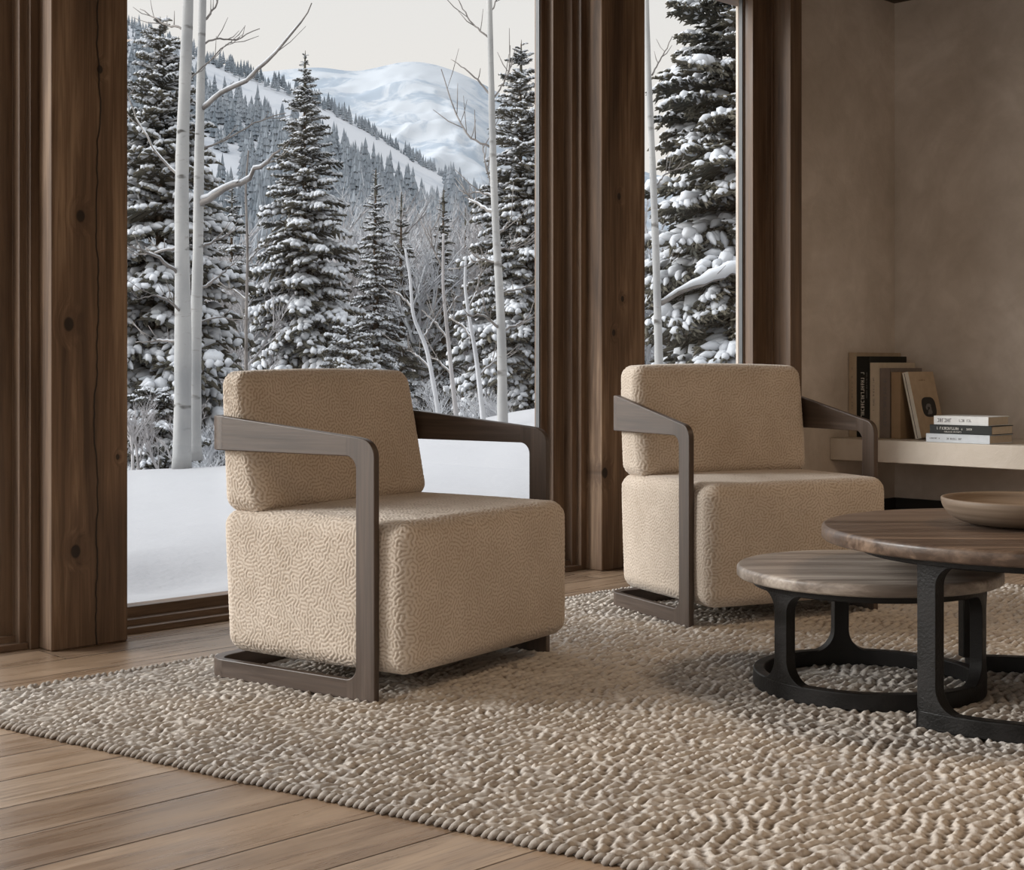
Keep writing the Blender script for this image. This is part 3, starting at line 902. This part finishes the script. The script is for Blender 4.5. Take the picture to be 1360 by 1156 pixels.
def near_h(px, d):
    """height of the snow field next to the house, over view angle and distance"""
    crest = np.interp(px, [-700, 0, 171, 290, 420, 560, 640, 680, 735, 870, 1000, 1400], [.0, -.02, -.03, .0, .10, .30, .37, .42, .47, .45, .35, .2])
    z = -.03 + (crest + .03)*smooth01((d - 5.2)/5.3)
    z = z - smooth01((d - 11)/5)*(.75 + crest) + smooth01((d - 20)/60)*.5
    return z
def snow_field():
    ds = np.concatenate([np.linspace(3.6, 13, 90), np.geomspace(13.2, 120, 60)])
    ks = np.linspace(-900, 1900, 260)
    Pp, Dd = np.meshgrid(ks, ds, indexing='ij')
    rx = FW[0] + (Pp-680)/F_PX*RT[0]; ry = FW[1] + (Pp-680)/F_PX*RT[1]
    X = rx*Dd; Y = ry*Dd; Z = near_h(Pp, Dd)
    Z = Z + .018*vnoise(X*1.6, Y*1.6, 3)*smooth01((Dd-4.2)/2)*(1-smooth01((Dd-9.4)/1.4)) + .010*vnoise(X*4, Y*4, 4)*smooth01((Dd-14)/4)
    # a shallow hollow outside the first bay
    hx, hy = P(235, 745, 5.6)[:2]
    Z = Z - .045*np.exp(-(((X-hx)/.35)**2 + ((Y-hy)/.22)**2)) + .03*np.exp(-(((X-hx+.1)/.6)**2 + ((Y-hy-.5)/.25)**2))
    Y = np.maximum(Y, 3.93)
    n0, n1 = X.shape
    i = np.arange(n0-1)[:, None]*n1; j = np.arange(n1-1)[None]
    q = np.stack([i+j, i+j+1, i+n1+j+1, i+n1+j], -1).reshape(-1, 4)
    b = MB(); b.add(np.stack([X, Y, Z], -1).reshape(-1, 3), q)
    structure(b.build('snow_ground', M['snow'], None, smooth=True))
snow_field()
def gz(px, d): return float(near_h(np.float64(px), np.float64(d)))

def ranged_surface(name, ks, ds, hf, mat):
    Pp, Dd = np.meshgrid(ks, ds, indexing='ij')
    X = (FW[0] + (Pp-680)/F_PX*RT[0])*Dd; Y = (FW[1] + (Pp-680)/F_PX*RT[1])*Dd
    Z = hf(Pp, Dd, X, Y)
    n0, n1 = X.shape; i = np.arange(n0-1)[:, None]*n1; j = np.arange(n1-1)[None]
    q = np.stack([i+j, i+j+1, i+n1+j+1, i+n1+j], -1).reshape(-1, 4)
    b = MB(); b.add(np.stack([X, Y, Z], -1).reshape(-1, 3), q)
    return structure(b.build(name, mat, None, smooth=True))
RIDGE_X = [-300, 100, 175, 200, 262, 330, 400, 440, 520, 560, 620, 700, 800, 1000, 1600]
RIDGE_Y = [-40, 5, 30, 38, 66, 92, 118, 138, 186, 212, 246, 290, 340, 400, 440]
def hill_h(px, d):
    top = (HORIZON - np.interp(px, RIDGE_X, RIDGE_Y))/F_PX*900
    s = np.clip((d - 330)/570, 0, 1)
    up = top*(s**1.15)
    return np.where(d <= 900, up, top*(1 - .4*smooth01((d-900)/200))) - 1.0
ranged_surface('snowy_hill', np.linspace(-300, 1600, 220), np.concatenate([np.linspace(118, 330, 10), np.linspace(340, 1100, 60)]),
               lambda p, d, x, y: hill_h(p, d) + 1.0*vnoise(x*.03, y*.03, 8)*(d > 340), M['hill'])
MT_X = np.arange(-300, 1601, 10.0)
MT_Y = np.interp(MT_X, [-300, 200, 330, 430, 470, 500, 545, 590, 640, 690, 735, 860, 1100, 1600], [200, 120, 95, 86, 96, 88, 77, 86, 108, 138, 168, 230, 260, 300])
for _ in range(6): MT_Y[1:-1] = (MT_Y[:-2] + 2*MT_Y[1:-1] + MT_Y[2:])/4
def mount_h(p, d, x, y):
    top = (HORIZON - np.interp(p, MT_X, MT_Y))/F_PX*3000
    s = np.clip((d - 1600)/1400, 0, 1)
    rg = 0
    for k, (f, a) in enumerate(((.006, 30), (.015, 22), (.034, 14), (.08, 6))): rg = rg + a*np.abs(vnoise(x*f, y*f, 20+k))
    return top*s**.9 - rg*np.sin(PI*np.clip(s, 0, 1))**.8 - 2
ranged_surface('far_mountain', np.linspace(-300, 1600, 420), np.linspace(1600, 3000, 120), mount_h, M['mountain'])

# ---- distant conifers on the hill
def far_conifer(seed):
    r = random.Random(seed); b = MB(); H = 1.0; n = 9
    for k in range(5):
        z0 = .06 + k*.17; z1 = min(1.0, z0 + .34 - k*.02); R = .19*(1 - k*.185)
        vs = [(0, 0, z1)]
        for i in range(n*2):
            a = i*PI/n; rr = R*(1 if i % 2 == 0 else .62)*r.uniform(.8, 1.15)
            vs.append((rr*math.cos(a), rr*math.sin(a), z0 + r.uniform(-.02, .02)))
        b.add(vs, [(0, 1+i, 1+(i+1) % (2*n)) for i in range(2*n)])
    return b
def mask(px, py, d):
    """where the hill is wooded"""
    ry = float(np.interp(px, RIDGE_X, RIDGE_Y)); dy = py - ry
    if d > 868: return 1.0
    if px > 320:
        lo = 11; hi = 60 if px < 590 else 12
        if lo < dy < hi: return 0.0
    elif px > 255:
        if 10 < dy < 48: return .06
        if 110 < dy < 190: return .12
    return 1.0
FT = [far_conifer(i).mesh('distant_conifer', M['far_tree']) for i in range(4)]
cands = []
tries = 0
while len(cands) < 3600 and tries < 60000:
    tries += 1
    px = random.uniform(120, 1010); u = random.random()
    d = random.uniform(875, 900) if u < .16 else random.uniform(350, 885)
    z = float(hill_h(np.float64(px), np.float64(d))); py = HORIZON - (z - EYE)*F_PX/d
    if 320 < px < 600 and d < 800 and py - 26 < float(np.interp(px, RIDGE_X, RIDGE_Y)) + 24: continue
    if random.random() > mask(px, py, d): continue
    sz = random.uniform(4, 9) if d > 860 else random.uniform(9, 17)
    if px > 340 and d < 840: sz *= 1.15
    r_ = ray(px)
    cands.append((r_[0]*d, r_[1]*d, z - .3, sz, d, px, py))
vis = [c for c in cands if 165 < c[5] < 735]
vis.sort(key=lambda c: -c[3]/c[4]*(2.2 if c[6] - c[3]*F_PX/c[4] < 235 else .6))
near300 = vis[:280]; ids = set(id(c) for c in near300)
for k, c in enumerate(near300):
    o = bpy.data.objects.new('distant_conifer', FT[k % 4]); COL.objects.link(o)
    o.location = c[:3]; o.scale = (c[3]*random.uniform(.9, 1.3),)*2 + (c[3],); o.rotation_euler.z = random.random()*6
    tag(o, 'small haze tinted blue grey conifer on the far hillside', 'tree', 'haze tinted conifers on the far hillside')
b = MB(); basis = [far_conifer(i) for i in range(4)]
for k, c in enumerate(cands):
    if id(c) in ids: continue
    src = basis[k % 4]; a = random.random()*6; w = c[3]*random.uniform(.9, 1.3)
    R = np.array(((math.cos(a)*w, -math.sin(a)*w, 0), (math.sin(a)*w, math.cos(a)*w, 0), (0, 0, c[3])))
    off = 0
    V = np.concatenate(src.v) @ R.T + np.array(c[:3])
    fq = np.concatenate([f for f, _ in src.f])
    b.add(V, fq)
tag(b.build('hillside_forest', M['far_tree']), 'dense haze tinted blue grey conifer forest covering the far hill', 'forest', None, 'stuff')

# ---- snow laden spruces
def frond(seed, fine):
    """one branch, unit length along +x; returns (foliage MB, snow MB)"""
    global rng
    r = random.Random(seed); fo = MB(); sn = MB()
    axis = lambda x: np.array((x, .03*math.sin(x*5 + seed), .10*x - .26*x*x + .05*x**3))
    xs = np.linspace(0, 1, 6)
    fo.tube([axis(x) for x in xs], np.linspace(.016, .007, 6), 4)
    nt = 15 if fine else 9
    for k in range(nt):
        x = .10 + .86*k/(nt-1)
        for sgn in (-1, 1):
            L = (.13 + .34*(1-x)**.8)*r.uniform(.7, 1.2)*min(1, x*3.2 + .35)
            an = math.radians(r.uniform(38, 62))*sgn
            p0 = axis(x); d = np.array((math.cos(an), math.sin(an), r.uniform(-.30, .05)))
            pts = [p0 + d*L*t + np.array((0, 0, -.10*L*t*t)) for t in (0, .3, .65, 1)]
            w = (.020 if fine else .028)
            fo.tube(pts, [w*.6, w*1.15, w*.9, w*.15], 5, jit=.5)
            if fine:
                for q in range(4):
                    t0 = .25 + .17*q; pb = p0 + d*L*t0; s2 = 1 if q % 2 else -1
                    a2 = an + s2*math.radians(45); d2 = np.array((math.cos(a2), math.sin(a2), r.uniform(-.5, .0)))
                    l2 = L*.34*r.uniform(.6, 1.2)
                    fo.tube([pb, pb + d2*l2*.5, pb + d2*l2], [w*.45, w*.8, w*.1], 4, jit=.5, cap=False)
            # short drooping spikes
            for q in range(3 if fine else 2):
                t0 = r.uniform(.2, .95); pb = p0 + d*L*t0
                d3 = np.array((d[0]*.7 + r.uniform(-.3, .3), d[1]*.7 + r.uniform(-.3, .3), -r.uniform(.3, .9))); l3 = r.uniform(.04, .085)
                fo.tube([pb, pb + d3*l3*.5, pb + d3*l3], [w*.5, w*.7, w*.1], 4, jit=.5, cap=False)
            if r.random() < .86:
                t0, t1 = r.uniform(.1, .35), r.uniform(.65, 1.0)
                sp = [p0 + d*L*(t0 + (t1-t0)*t) + np.array((0, 0, w*1.0 - .10*L*(t0 + (t1-t0)*t)**2)) for t in (0, .25, .6, 1)]
                ws = w*r.uniform(.9, 1.7)
                sn.tube(sp, [ws*.3, ws*1.15, ws*1.25, ws*.3], 6, jit=.45)
    # pads along the spine
    for k in range(6):
        if r.random() < .9:
            x = r.uniform(.25, .95); c = axis(x) + np.array((0, r.uniform(-.03, .03), .028))
            w = r.uniform(.03, .075)
            sn.tube([c + np.array((-.09, 0, 0)), c + np.array((-.03, 0, .008)), c + np.array((.04, 0, .006)), c + np.array((.09, 0, -.02))], [w*.2, w, w*.95, w*.2], 7, jit=.4)
    return fo, sn
def merged(mb_):
    V = np.concatenate(mb_.v); quads = [f for f, _ in mb_.f if f.shape[1] == 4]; rest = [f for f, _ in mb_.f if f.shape[1] != 4]
    by = {}
    for f in rest: by.setdefault(f.shape[1], []).append(f)
    return V, [np.concatenate(quads)] + [np.concatenate(v) for v in by.values()]
FR = {fine: [tuple(merged(m) for m in frond(s, fine)) for s in range(7)] for fine in (True, False)}

def spruce(px, d, top_py, halfw_px, label, fine, seed, needles='needles', levels=26, power=.85, name='spruce', trunk_r=.11, snow_amt=1.0, group=None):
    r = random.Random(seed)
    z0 = gz(px, d) - .1; base = P(px, HORIZON, d); base[2] = z0
    H = EYE - (top_py - HORIZON)*d/F_PX - z0; Rm = halfw_px*d/F_PX*1.08
    root = empty(name, tuple(base)); tag(root, label, 'tree', group)
    fo = MB(); sn = MB()
    tb = MB(); tb.tube([(0, 0, 0), (.02, 0, H*.35), (0, .02, H*.7), (0, 0, H)], [trunk_r, trunk_r*.7, trunk_r*.35, .008], 8)
    tb.build('trunk', M['spruce_bark'], root, smooth=True)
    for lv in range(levels):
        t = (lv + .3)/levels; z = H*(.05 + .95*t**.92)
        if z > H*.985: continue
        R = Rm*((1 - z/H)**power) + .05
        nb = int(7 + 5*(1-t)) if not fine else int(9 + 5*(1-t))
        a0 = r.random()*6.28
        for k in range(nb):
            a = a0 + k*2*PI/nb + r.uniform(-.3, .3); L = R*r.uniform(.72, 1.18)
            tilt = math.radians(-8 + 42*(t**1.6) + r.uniform(-9, 9) - 6*(1-t))
            src = FR[fine][r.randrange(7)]
            ca, sa = math.cos(a), math.sin(a); ct, st = math.cos(tilt), math.sin(tilt)
            roll = r.uniform(-.35, .35); cr, sr = math.cos(roll), math.sin(roll)
            Rr = np.array(((1, 0, 0), (0, cr, -sr), (0, sr, cr))); Rt = np.array(((ct, 0, -st), (0, 1, 0), (st, 0, ct)))
            Ra = np.array(((ca, -sa, 0), (sa, ca, 0), (0, 0, 1)))
            thick = max(1.0, .55/ max(L, .2)) ; thick = min(thick, 1.6)
            S = np.diag((L, L*min(thick, 1.25), L*thick)); A = Ra @ Rt @ Rr @ S
            off = np.array((0, 0, z + r.uniform(-.5, .5)*H/levels))
            for tgt, (V, Fs) in ((fo, src[0]), (sn, src[1])):
                if tgt is sn and r.random() > snow_amt: continue
                W = V @ A.T + off; n0 = tgt.n
                tgt.v.append(W); tgt.n += len(W)
                for f in Fs: tgt.f.append((f + n0, 0))
    # pointed leader
    fo.tube([(0, 0, H*.9), (0, 0, H*.97), (.01, 0, H*1.01)], [.035, .022, .004], 5, jit=.5)
    fo.build('foliage', M[needles], root); sn.build('snow_load', M['tree_snow'], root, smooth=True)
    return root
spruce(212, 21, 28, 128, 'broad snow laden spruce behind the twin aspen trunks at the left', False, 1, levels=34, power=.62)
spruce(405, 30, 72, 98, 'tall pointed snow laden spruce in the middle of the large window', False, 2, levels=38, power=.84)
spruce(692, 27, 58, 92, 'tall snow laden spruce at the right edge of the large window', False, 3, levels=38, power=.66)
spruce(1000, 24, -190, 172, 'big snow laden spruce filling the narrow right window', True, 4, levels=32, power=.52, trunk_r=.15)
spruce(499, 33, 226, 46, 'slim dark spruce just right of the tall middle spruce', False, 5, levels=26, power=.8)
spruce(533, 35, 256, 40, 'small brownish spruce right of the slim dark spruce', False, 6, 'needles', 22, .9, snow_amt=.5)
spruce(589, 35.5, 252, 36, 'small narrow spruce among the frosted trees, left of the single aspen', False, 8, 'needles', 22, .8, snow_amt=.5)
spruce(618, 40, 278, 13, 'tiny distant spruce top close to the single aspen', False, 9, 'needles', 14, .8, snow_amt=.4)
spruce(308, 38, 250, 46, 'lower snow covered spruce between the twin aspens and the middle spruce', False, 10, levels=24, power=.7)
spruce(745, 33, 150, 60, 'snow covered spruce half hidden by the frame of the large window', False, 12, levels=26, power=.7)
spruce(880, 40, 330, 60, 'low snow covered spruce behind the thin aspen of the narrow window', False, 13, levels=22, power=.6)
spruce(462, 20, 440, 75, 'low snow buried young spruce at the foot of the tall middle spruce', False, 14, levels=13, power=.55)
spruce(205, 13.5, 520, 75, 'snow buried young spruce at the snow edge, bottom left of the large window', True, 15, levels=9, power=.5)

# ---- aspens
def aspen_tree(label, pts_px, d, w0, w1, branches=(), seed=0, mat='aspen', name='aspen'):
    """pts_px: trunk line seen in the photo at distance d; w: width in photo pixels"""
    r = random.Random(seed)
    pts = [P(x, y, d) for x, y in pts_px]
    root_loc = pts[0].copy()
    root = empty(name, tuple(root_loc)); tag(root, label, 'tree')
    # smooth resample
    q = np.array(pts) - root_loc; s = np.linspace(0, 1, len(q)); ss = np.linspace(0, 1, 26)
    line = np.stack([np.interp(ss, s, q[:, k]) for k in range(3)], -1)
    for _ in range(2): line[1:-1] = (line[:-2] + 2*line[1:-1] + line[2:])/4
    rad = np.linspace(w0, w1, 26)/2*d/F_PX*(1 + .05*np.array([r.uniform(-1, 1) for _ in range(26)]))
    rad[0] *= 1.15
    b = MB(); b.tube(line, rad, 12); b.build('trunk', M[mat], root, smooth=True)
    for (bp, bw, snow, dd) in branches:
        bpts = np.array([P(x, y, d + dd*i/max(1, len(bp)-1)) for i, (x, y) in enumerate(bp)]) - root_loc
        s = np.linspace(0, 1, len(bpts)); ss = np.linspace(0, 1, 14)
        ln = np.stack([np.interp(ss, s, bpts[:, k]) for k in range(3)], -1)
        ln[1:-1] = (ln[:-2] + 2*ln[1:-1] + ln[2:])/4
        ln[1:-1] += np.array([[r.uniform(-1, 1)*.35*bw*d/F_PX for _ in range(3)] for _ in range(12)])
        rr = np.linspace(bw, max(1.2, bw*.25), 14)/2*d/F_PX
        bb = MB(); bb.tube(ln, rr, 6)
        for k in range(3, 13):              # side twigs
            if r.random() < .45:
                dr = ln[min(13, k+1)] - ln[k-1]; dr /= np.linalg.norm(dr)
                sd = np.array((r.uniform(-1, 1), r.uniform(-1, 1), r.uniform(-.2, 1))); sd /= np.linalg.norm(sd)
                v = dr*.7 + sd*.6; L = r.uniform(.08, .28)
                bb.tube([ln[k], ln[k] + v*L*.5, ln[k] + v*L + np.array((0, 0, .03))], [rr[k]*.5, .0035, .002], 4)
        o = bb.build('branch', M['aspen_twig'], root, smooth=True)
        if snow:
            sb_ = MB(); n_ = 9
            sl_ = ln[:n_ + (3 if snow > 1 else 0)].copy(); k_ = len(sl_)
            rs = (np.interp(np.linspace(0, 1, k_), [0, .35, .6, .9, 1], [.3, .6, 1.7, 2.1, .8])*bw if snow == 3 else np.linspace(bw*(.62 if snow > 1 else .45), bw*.25, k_))/2*d/F_PX*1.2
            sl_[:, 2] += rr[:k_]*.7 + rs*.7
            sb_.tube(sl_, rs, 7, jit=.35); sb_.build('snow_load', M['tree_snow'], o, smooth=True)
    return root
aspen_tree('left one of the twin white aspen trunks, slightly thicker', [(241, 628), (243, 540), (243, 400), (241, 300), (242, 200), (246, 100), (250, 0), (253, -80)], 11.2, 25, 12,
    [([(243, 372), (215, 345), (188, 333), (165, 325)], 5, 1, -.3), ([(240, 330), (205, 336), (175, 340)], 4, 1, .3), ([(243, 455), (215, 452), (180, 455)], 4, 1, .2),
     ([(246, 40), (215, 30), (186, 12)], 4, 0, .3), ([(242, 240), (205, 200), (178, 150), (165, 110)], 4, 1, .5),
     ([(243, 420), (228, 402), (205, 392), (180, 398)], 4, 1, -.4), ([(244, 115), (262, 95), (300, 60), (312, 52)], 3, 0, .4)], 21)
aspen_tree('right one of the twin white aspen trunks, with long snowy branches', [(259, 612), (259, 540), (260, 430), (263, 350), (264, 240), (266, 130), (268, 40), (271, -80)], 11.7, 18, 9,
    [([(265, 147), (287, 130), (330, 105), (365, 72), (395, 35), (414, 4)], 6, 2, -.5), ([(263, 276), (284, 261), (315, 245), (345, 222), (372, 200)], 10, 2, -.3),
     ([(263, 330), (290, 318), (322, 300)], 4, 1, .3), ([(266, 60), (290, 50), (310, 55), (345, 38)], 3, 0, .3), ([(268, 30), (285, 12), (298, -20)], 4, 0, .2),
     ([(264, 200), (300, 185), (345, 160), (380, 150)], 3, 0, .5), ([(262, 388), (285, 372), (310, 350)], 4, 1, .2), ([(262, 430), (290, 420), (318, 428)], 3, 1, .2)], 22)
aspen_tree('single straight aspen trunk right of centre in the large window', [(668, 600), (667, 500), (666, 440), (663, 380), (657, 280), (654, 180), (652, 90), (650, 0), (649, -80)], 9.4, 14.5, 6,
    [([(655, 132), (638, 109), (618, 92), (599, 79)], 3.2, 0, .3), ([(652, 196), (622, 183), (604, 150), (586, 92)], 3.2, 0, .4), ([(650, 51), (626, 30), (606, -4)], 3, 0, .2),
     ([(656, 130), (672, 105), (682, 80)], 2.5, 0, .2), ([(651, 20), (660, -2), (668, -30)], 2.5, 0, .2), ([(657, 285), (635, 272), (618, 262)], 5, 2, .2),
     ([(658, 262), (636, 255), (615, 258)], 3, 1, .3), ([(663, 310), (672, 300), (682, 286)], 4, 1, .1), ([(665, 350), (640, 345), (622, 352)], 4, 1, .2),
     ([(666, 440), (690, 432), (714, 420)], 4, 1, .2), ([(665, 390), (700, 382), (728, 372)], 3, 1, .3), ([(666, 436), (640, 418), (612, 420)], 4, 1, -.2),
     ([(660, 330), (680, 332), (700, 322)], 3, 1, .2), ([(654, 250), (645, 215), (640, 190)], 2.5, 0, .3)], 23)
aspen_tree('thin pale aspen trunk along the left edge of the narrow right window', [(876, 520), (874, 440), (871, 330), (866, 200), (861, 90), (857, -60)], 10.6, 12, 6,
    [([(866, 100), (880, 75), (893, 48)], 2.4, 0, .2), ([(872, 405), (900, 390), (935, 376), (985, 362), (1010, 352)], 8, 3, .3), ([(868, 250), (885, 230), (905, 222)], 3, 1, .2)], 24)
aspen_tree('leaning thin sapling just left of the single aspen trunk', [(646, 604), (640, 540), (632, 470), (624, 428), (617, 380), (619, 340)], 9.8, 8, 3,
    [([(628, 450), (612, 430), (596, 422)], 3, 1, .2), ([(622, 410), (634, 385), (640, 352)], 3, 1, .2), ([(636, 500), (656, 480), (676, 470)], 3, 1, .2)], 25, 'hoar', 'sapling')
aspen_tree('grey sapling second to the left of the single aspen trunk', [(607, 560), (600, 500), (594, 440), (588, 380), (589, 310)], 11.5, 7, 3,
    [([(596, 450), (575, 425), (560, 412)], 3, 1, .2), ([(592, 420), (606, 395), (622, 388)], 3, 1, .2), ([(601, 500), (585, 480), (566, 472)], 3, 1, .2), ([(590, 360), (575, 330), (570, 300)], 2.5, 0, .2)], 26, 'hoar_brown', 'sapling')
aspen_tree('crooked pale sapling above the right shoulder of the nearer armchair', [(584, 560), (576, 510), (566, 460), (548, 420), (545, 370), (538, 330)], 11.2, 7, 3,
    [([(562, 450), (575, 428), (585, 410)], 3, 1, .2), ([(548, 410), (530, 390), (515, 385)], 3, 1, .2), ([(572, 490), (552, 470), (540, 466)], 3, 1, .2)], 27, 'hoar', 'sapling')
aspen_tree('thin dark sapling between the twin aspens and the tall middle spruce', [(327, 500), (327, 430), (329, 330), (326, 250), (330, 200)], 12.4, 5, 2,
    [([(328, 400), (312, 385), (300, 386)], 2.5, 1, .2), ([(328, 350), (340, 335), (352, 325)], 2.5, 1, .2)], 28, 'aspen_twig', 'sapling')

# ---- frosted bare trees
def bare_mesh(seed, mat, nm):
    r = random.Random(seed); b = MB()
    def grow(p, d, L, rad, lv):
        n = 4; pts = [p]; dd = d.copy()
        for i in range(n):
            dd = dd + np.array((r.uniform(-.18, .18), r.uniform(-.18, .18), r.uniform(-.06, .12))); dd /= np.linalg.norm(dd)
            pts.append(pts[-1] + dd*L/n)
        b.tube(pts, np.linspace(rad, rad*.55, n+1), 5 if lv < 1 else 3, cap=False)
        if lv >= 4: return
        k = (6, 5, 4, 3)[lv]
        for i in range(k):
            t = r.uniform(.25, 1.0); idx = min(n-1, int(t*n)); q = pts[idx] + (pts[idx+1]-pts[idx])*(t*n - idx)
            a = r.random()*6.28; sp = r.uniform(.35, .95)
            nd = dd + sp*np.array((math.cos(a), math.sin(a), r.uniform(-.1, .5))); nd /= np.linalg.norm(nd)
            grow(q, nd, L*r.uniform(.42, .66), rad*.5, lv+1)
    stems = r.choice((1, 2, 3))
    for s in range(stems):
        a = r.random()*6.28
        grow(np.array((0.1*s*math.cos(a), .1*s*math.sin(a), 0)), np.array((.18*math.cos(a), .18*math.sin(a), 1.0)), .62, .018, 0)
    return b.mesh(nm, mat)
BARE = [bare_mesh(31 + i, M['hoar'] if i % 2 == 0 else M['hoar_brown'], 'frosted_tree') for i in range(6)]
spots = []
for k in range(46):                      # the thicket between the middle spruce and the single aspen
    spots.append((random.uniform(480, 660), random.uniform(36, 66)))
for k in range(16): spots.append((random.uniform(280, 350), random.uniform(24, 60)))
for k in range(10): spots.append((random.uniform(860, 930), random.uniform(24, 60)))
for k in range(10): spots.append((random.uniform(655, 740), random.uniform(30, 60)))
for k, (px, d) in enumerate(sorted(spots, key=lambda s: -s[1])):
    o = bpy.data.objects.new('frosted_tree', BARE[k % 6]); COL.objects.link(o)
    z = gz(px, d); topy = random.uniform(270, 370) if px > 440 else random.uniform(300, 400)
    h = (EYE - (topy - HORIZON)*d/F_PX - z)
    o.location = (*(np.array(ray(px))*d), z - .1); o.scale = (h*.95, h*.95, h); o.rotation_euler.z = random.random()*6.28
    reg = ('between the middle spruce and the single aspen', 'beside the twin aspens', 'behind the single aspen')[0 if 440 < px < 655 else 1 if px < 440 else 2]
    if px > 850: reg = 'in the narrow right window'
    tag(o, 'bare hoarfrosted tree with fine pale twigs standing ' + reg, 'tree', 'frosted bare trees ' + reg)
for k in range(26):                      # low shrubs along the crest of the snow
    px = random.choice((random.uniform(172, 300), random.uniform(440, 735), random.uniform(440, 735), random.uniform(858, 990))); d = random.uniform(12.0, 16.5)
    if 330 < px < 480: px += 160
    o = bpy.data.objects.new('frosted_shrub', BARE[k % 6]); COL.objects.link(o)
    s = random.uniform(.45, .85); o.location = (*(np.array(ray(px))*d), gz(px, d) - .05); o.scale = (s*1.2, s*1.2, s); o.rotation_euler.z = random.random()*6.28
    tag(o, 'low hoarfrosted bare shrub just behind the crest of the snow', 'shrub', 'frosted shrubs along the snow crest')

scene.cycles.max_bounces = 8
scene.cycles.diffuse_bounces = 4
scene.cycles.transparent_max_bounces = 16
scene.cycles.caustics_reflective = False
scene.cycles.caustics_refractive = False
scene.cycles.sample_clamp_indirect = 6.0
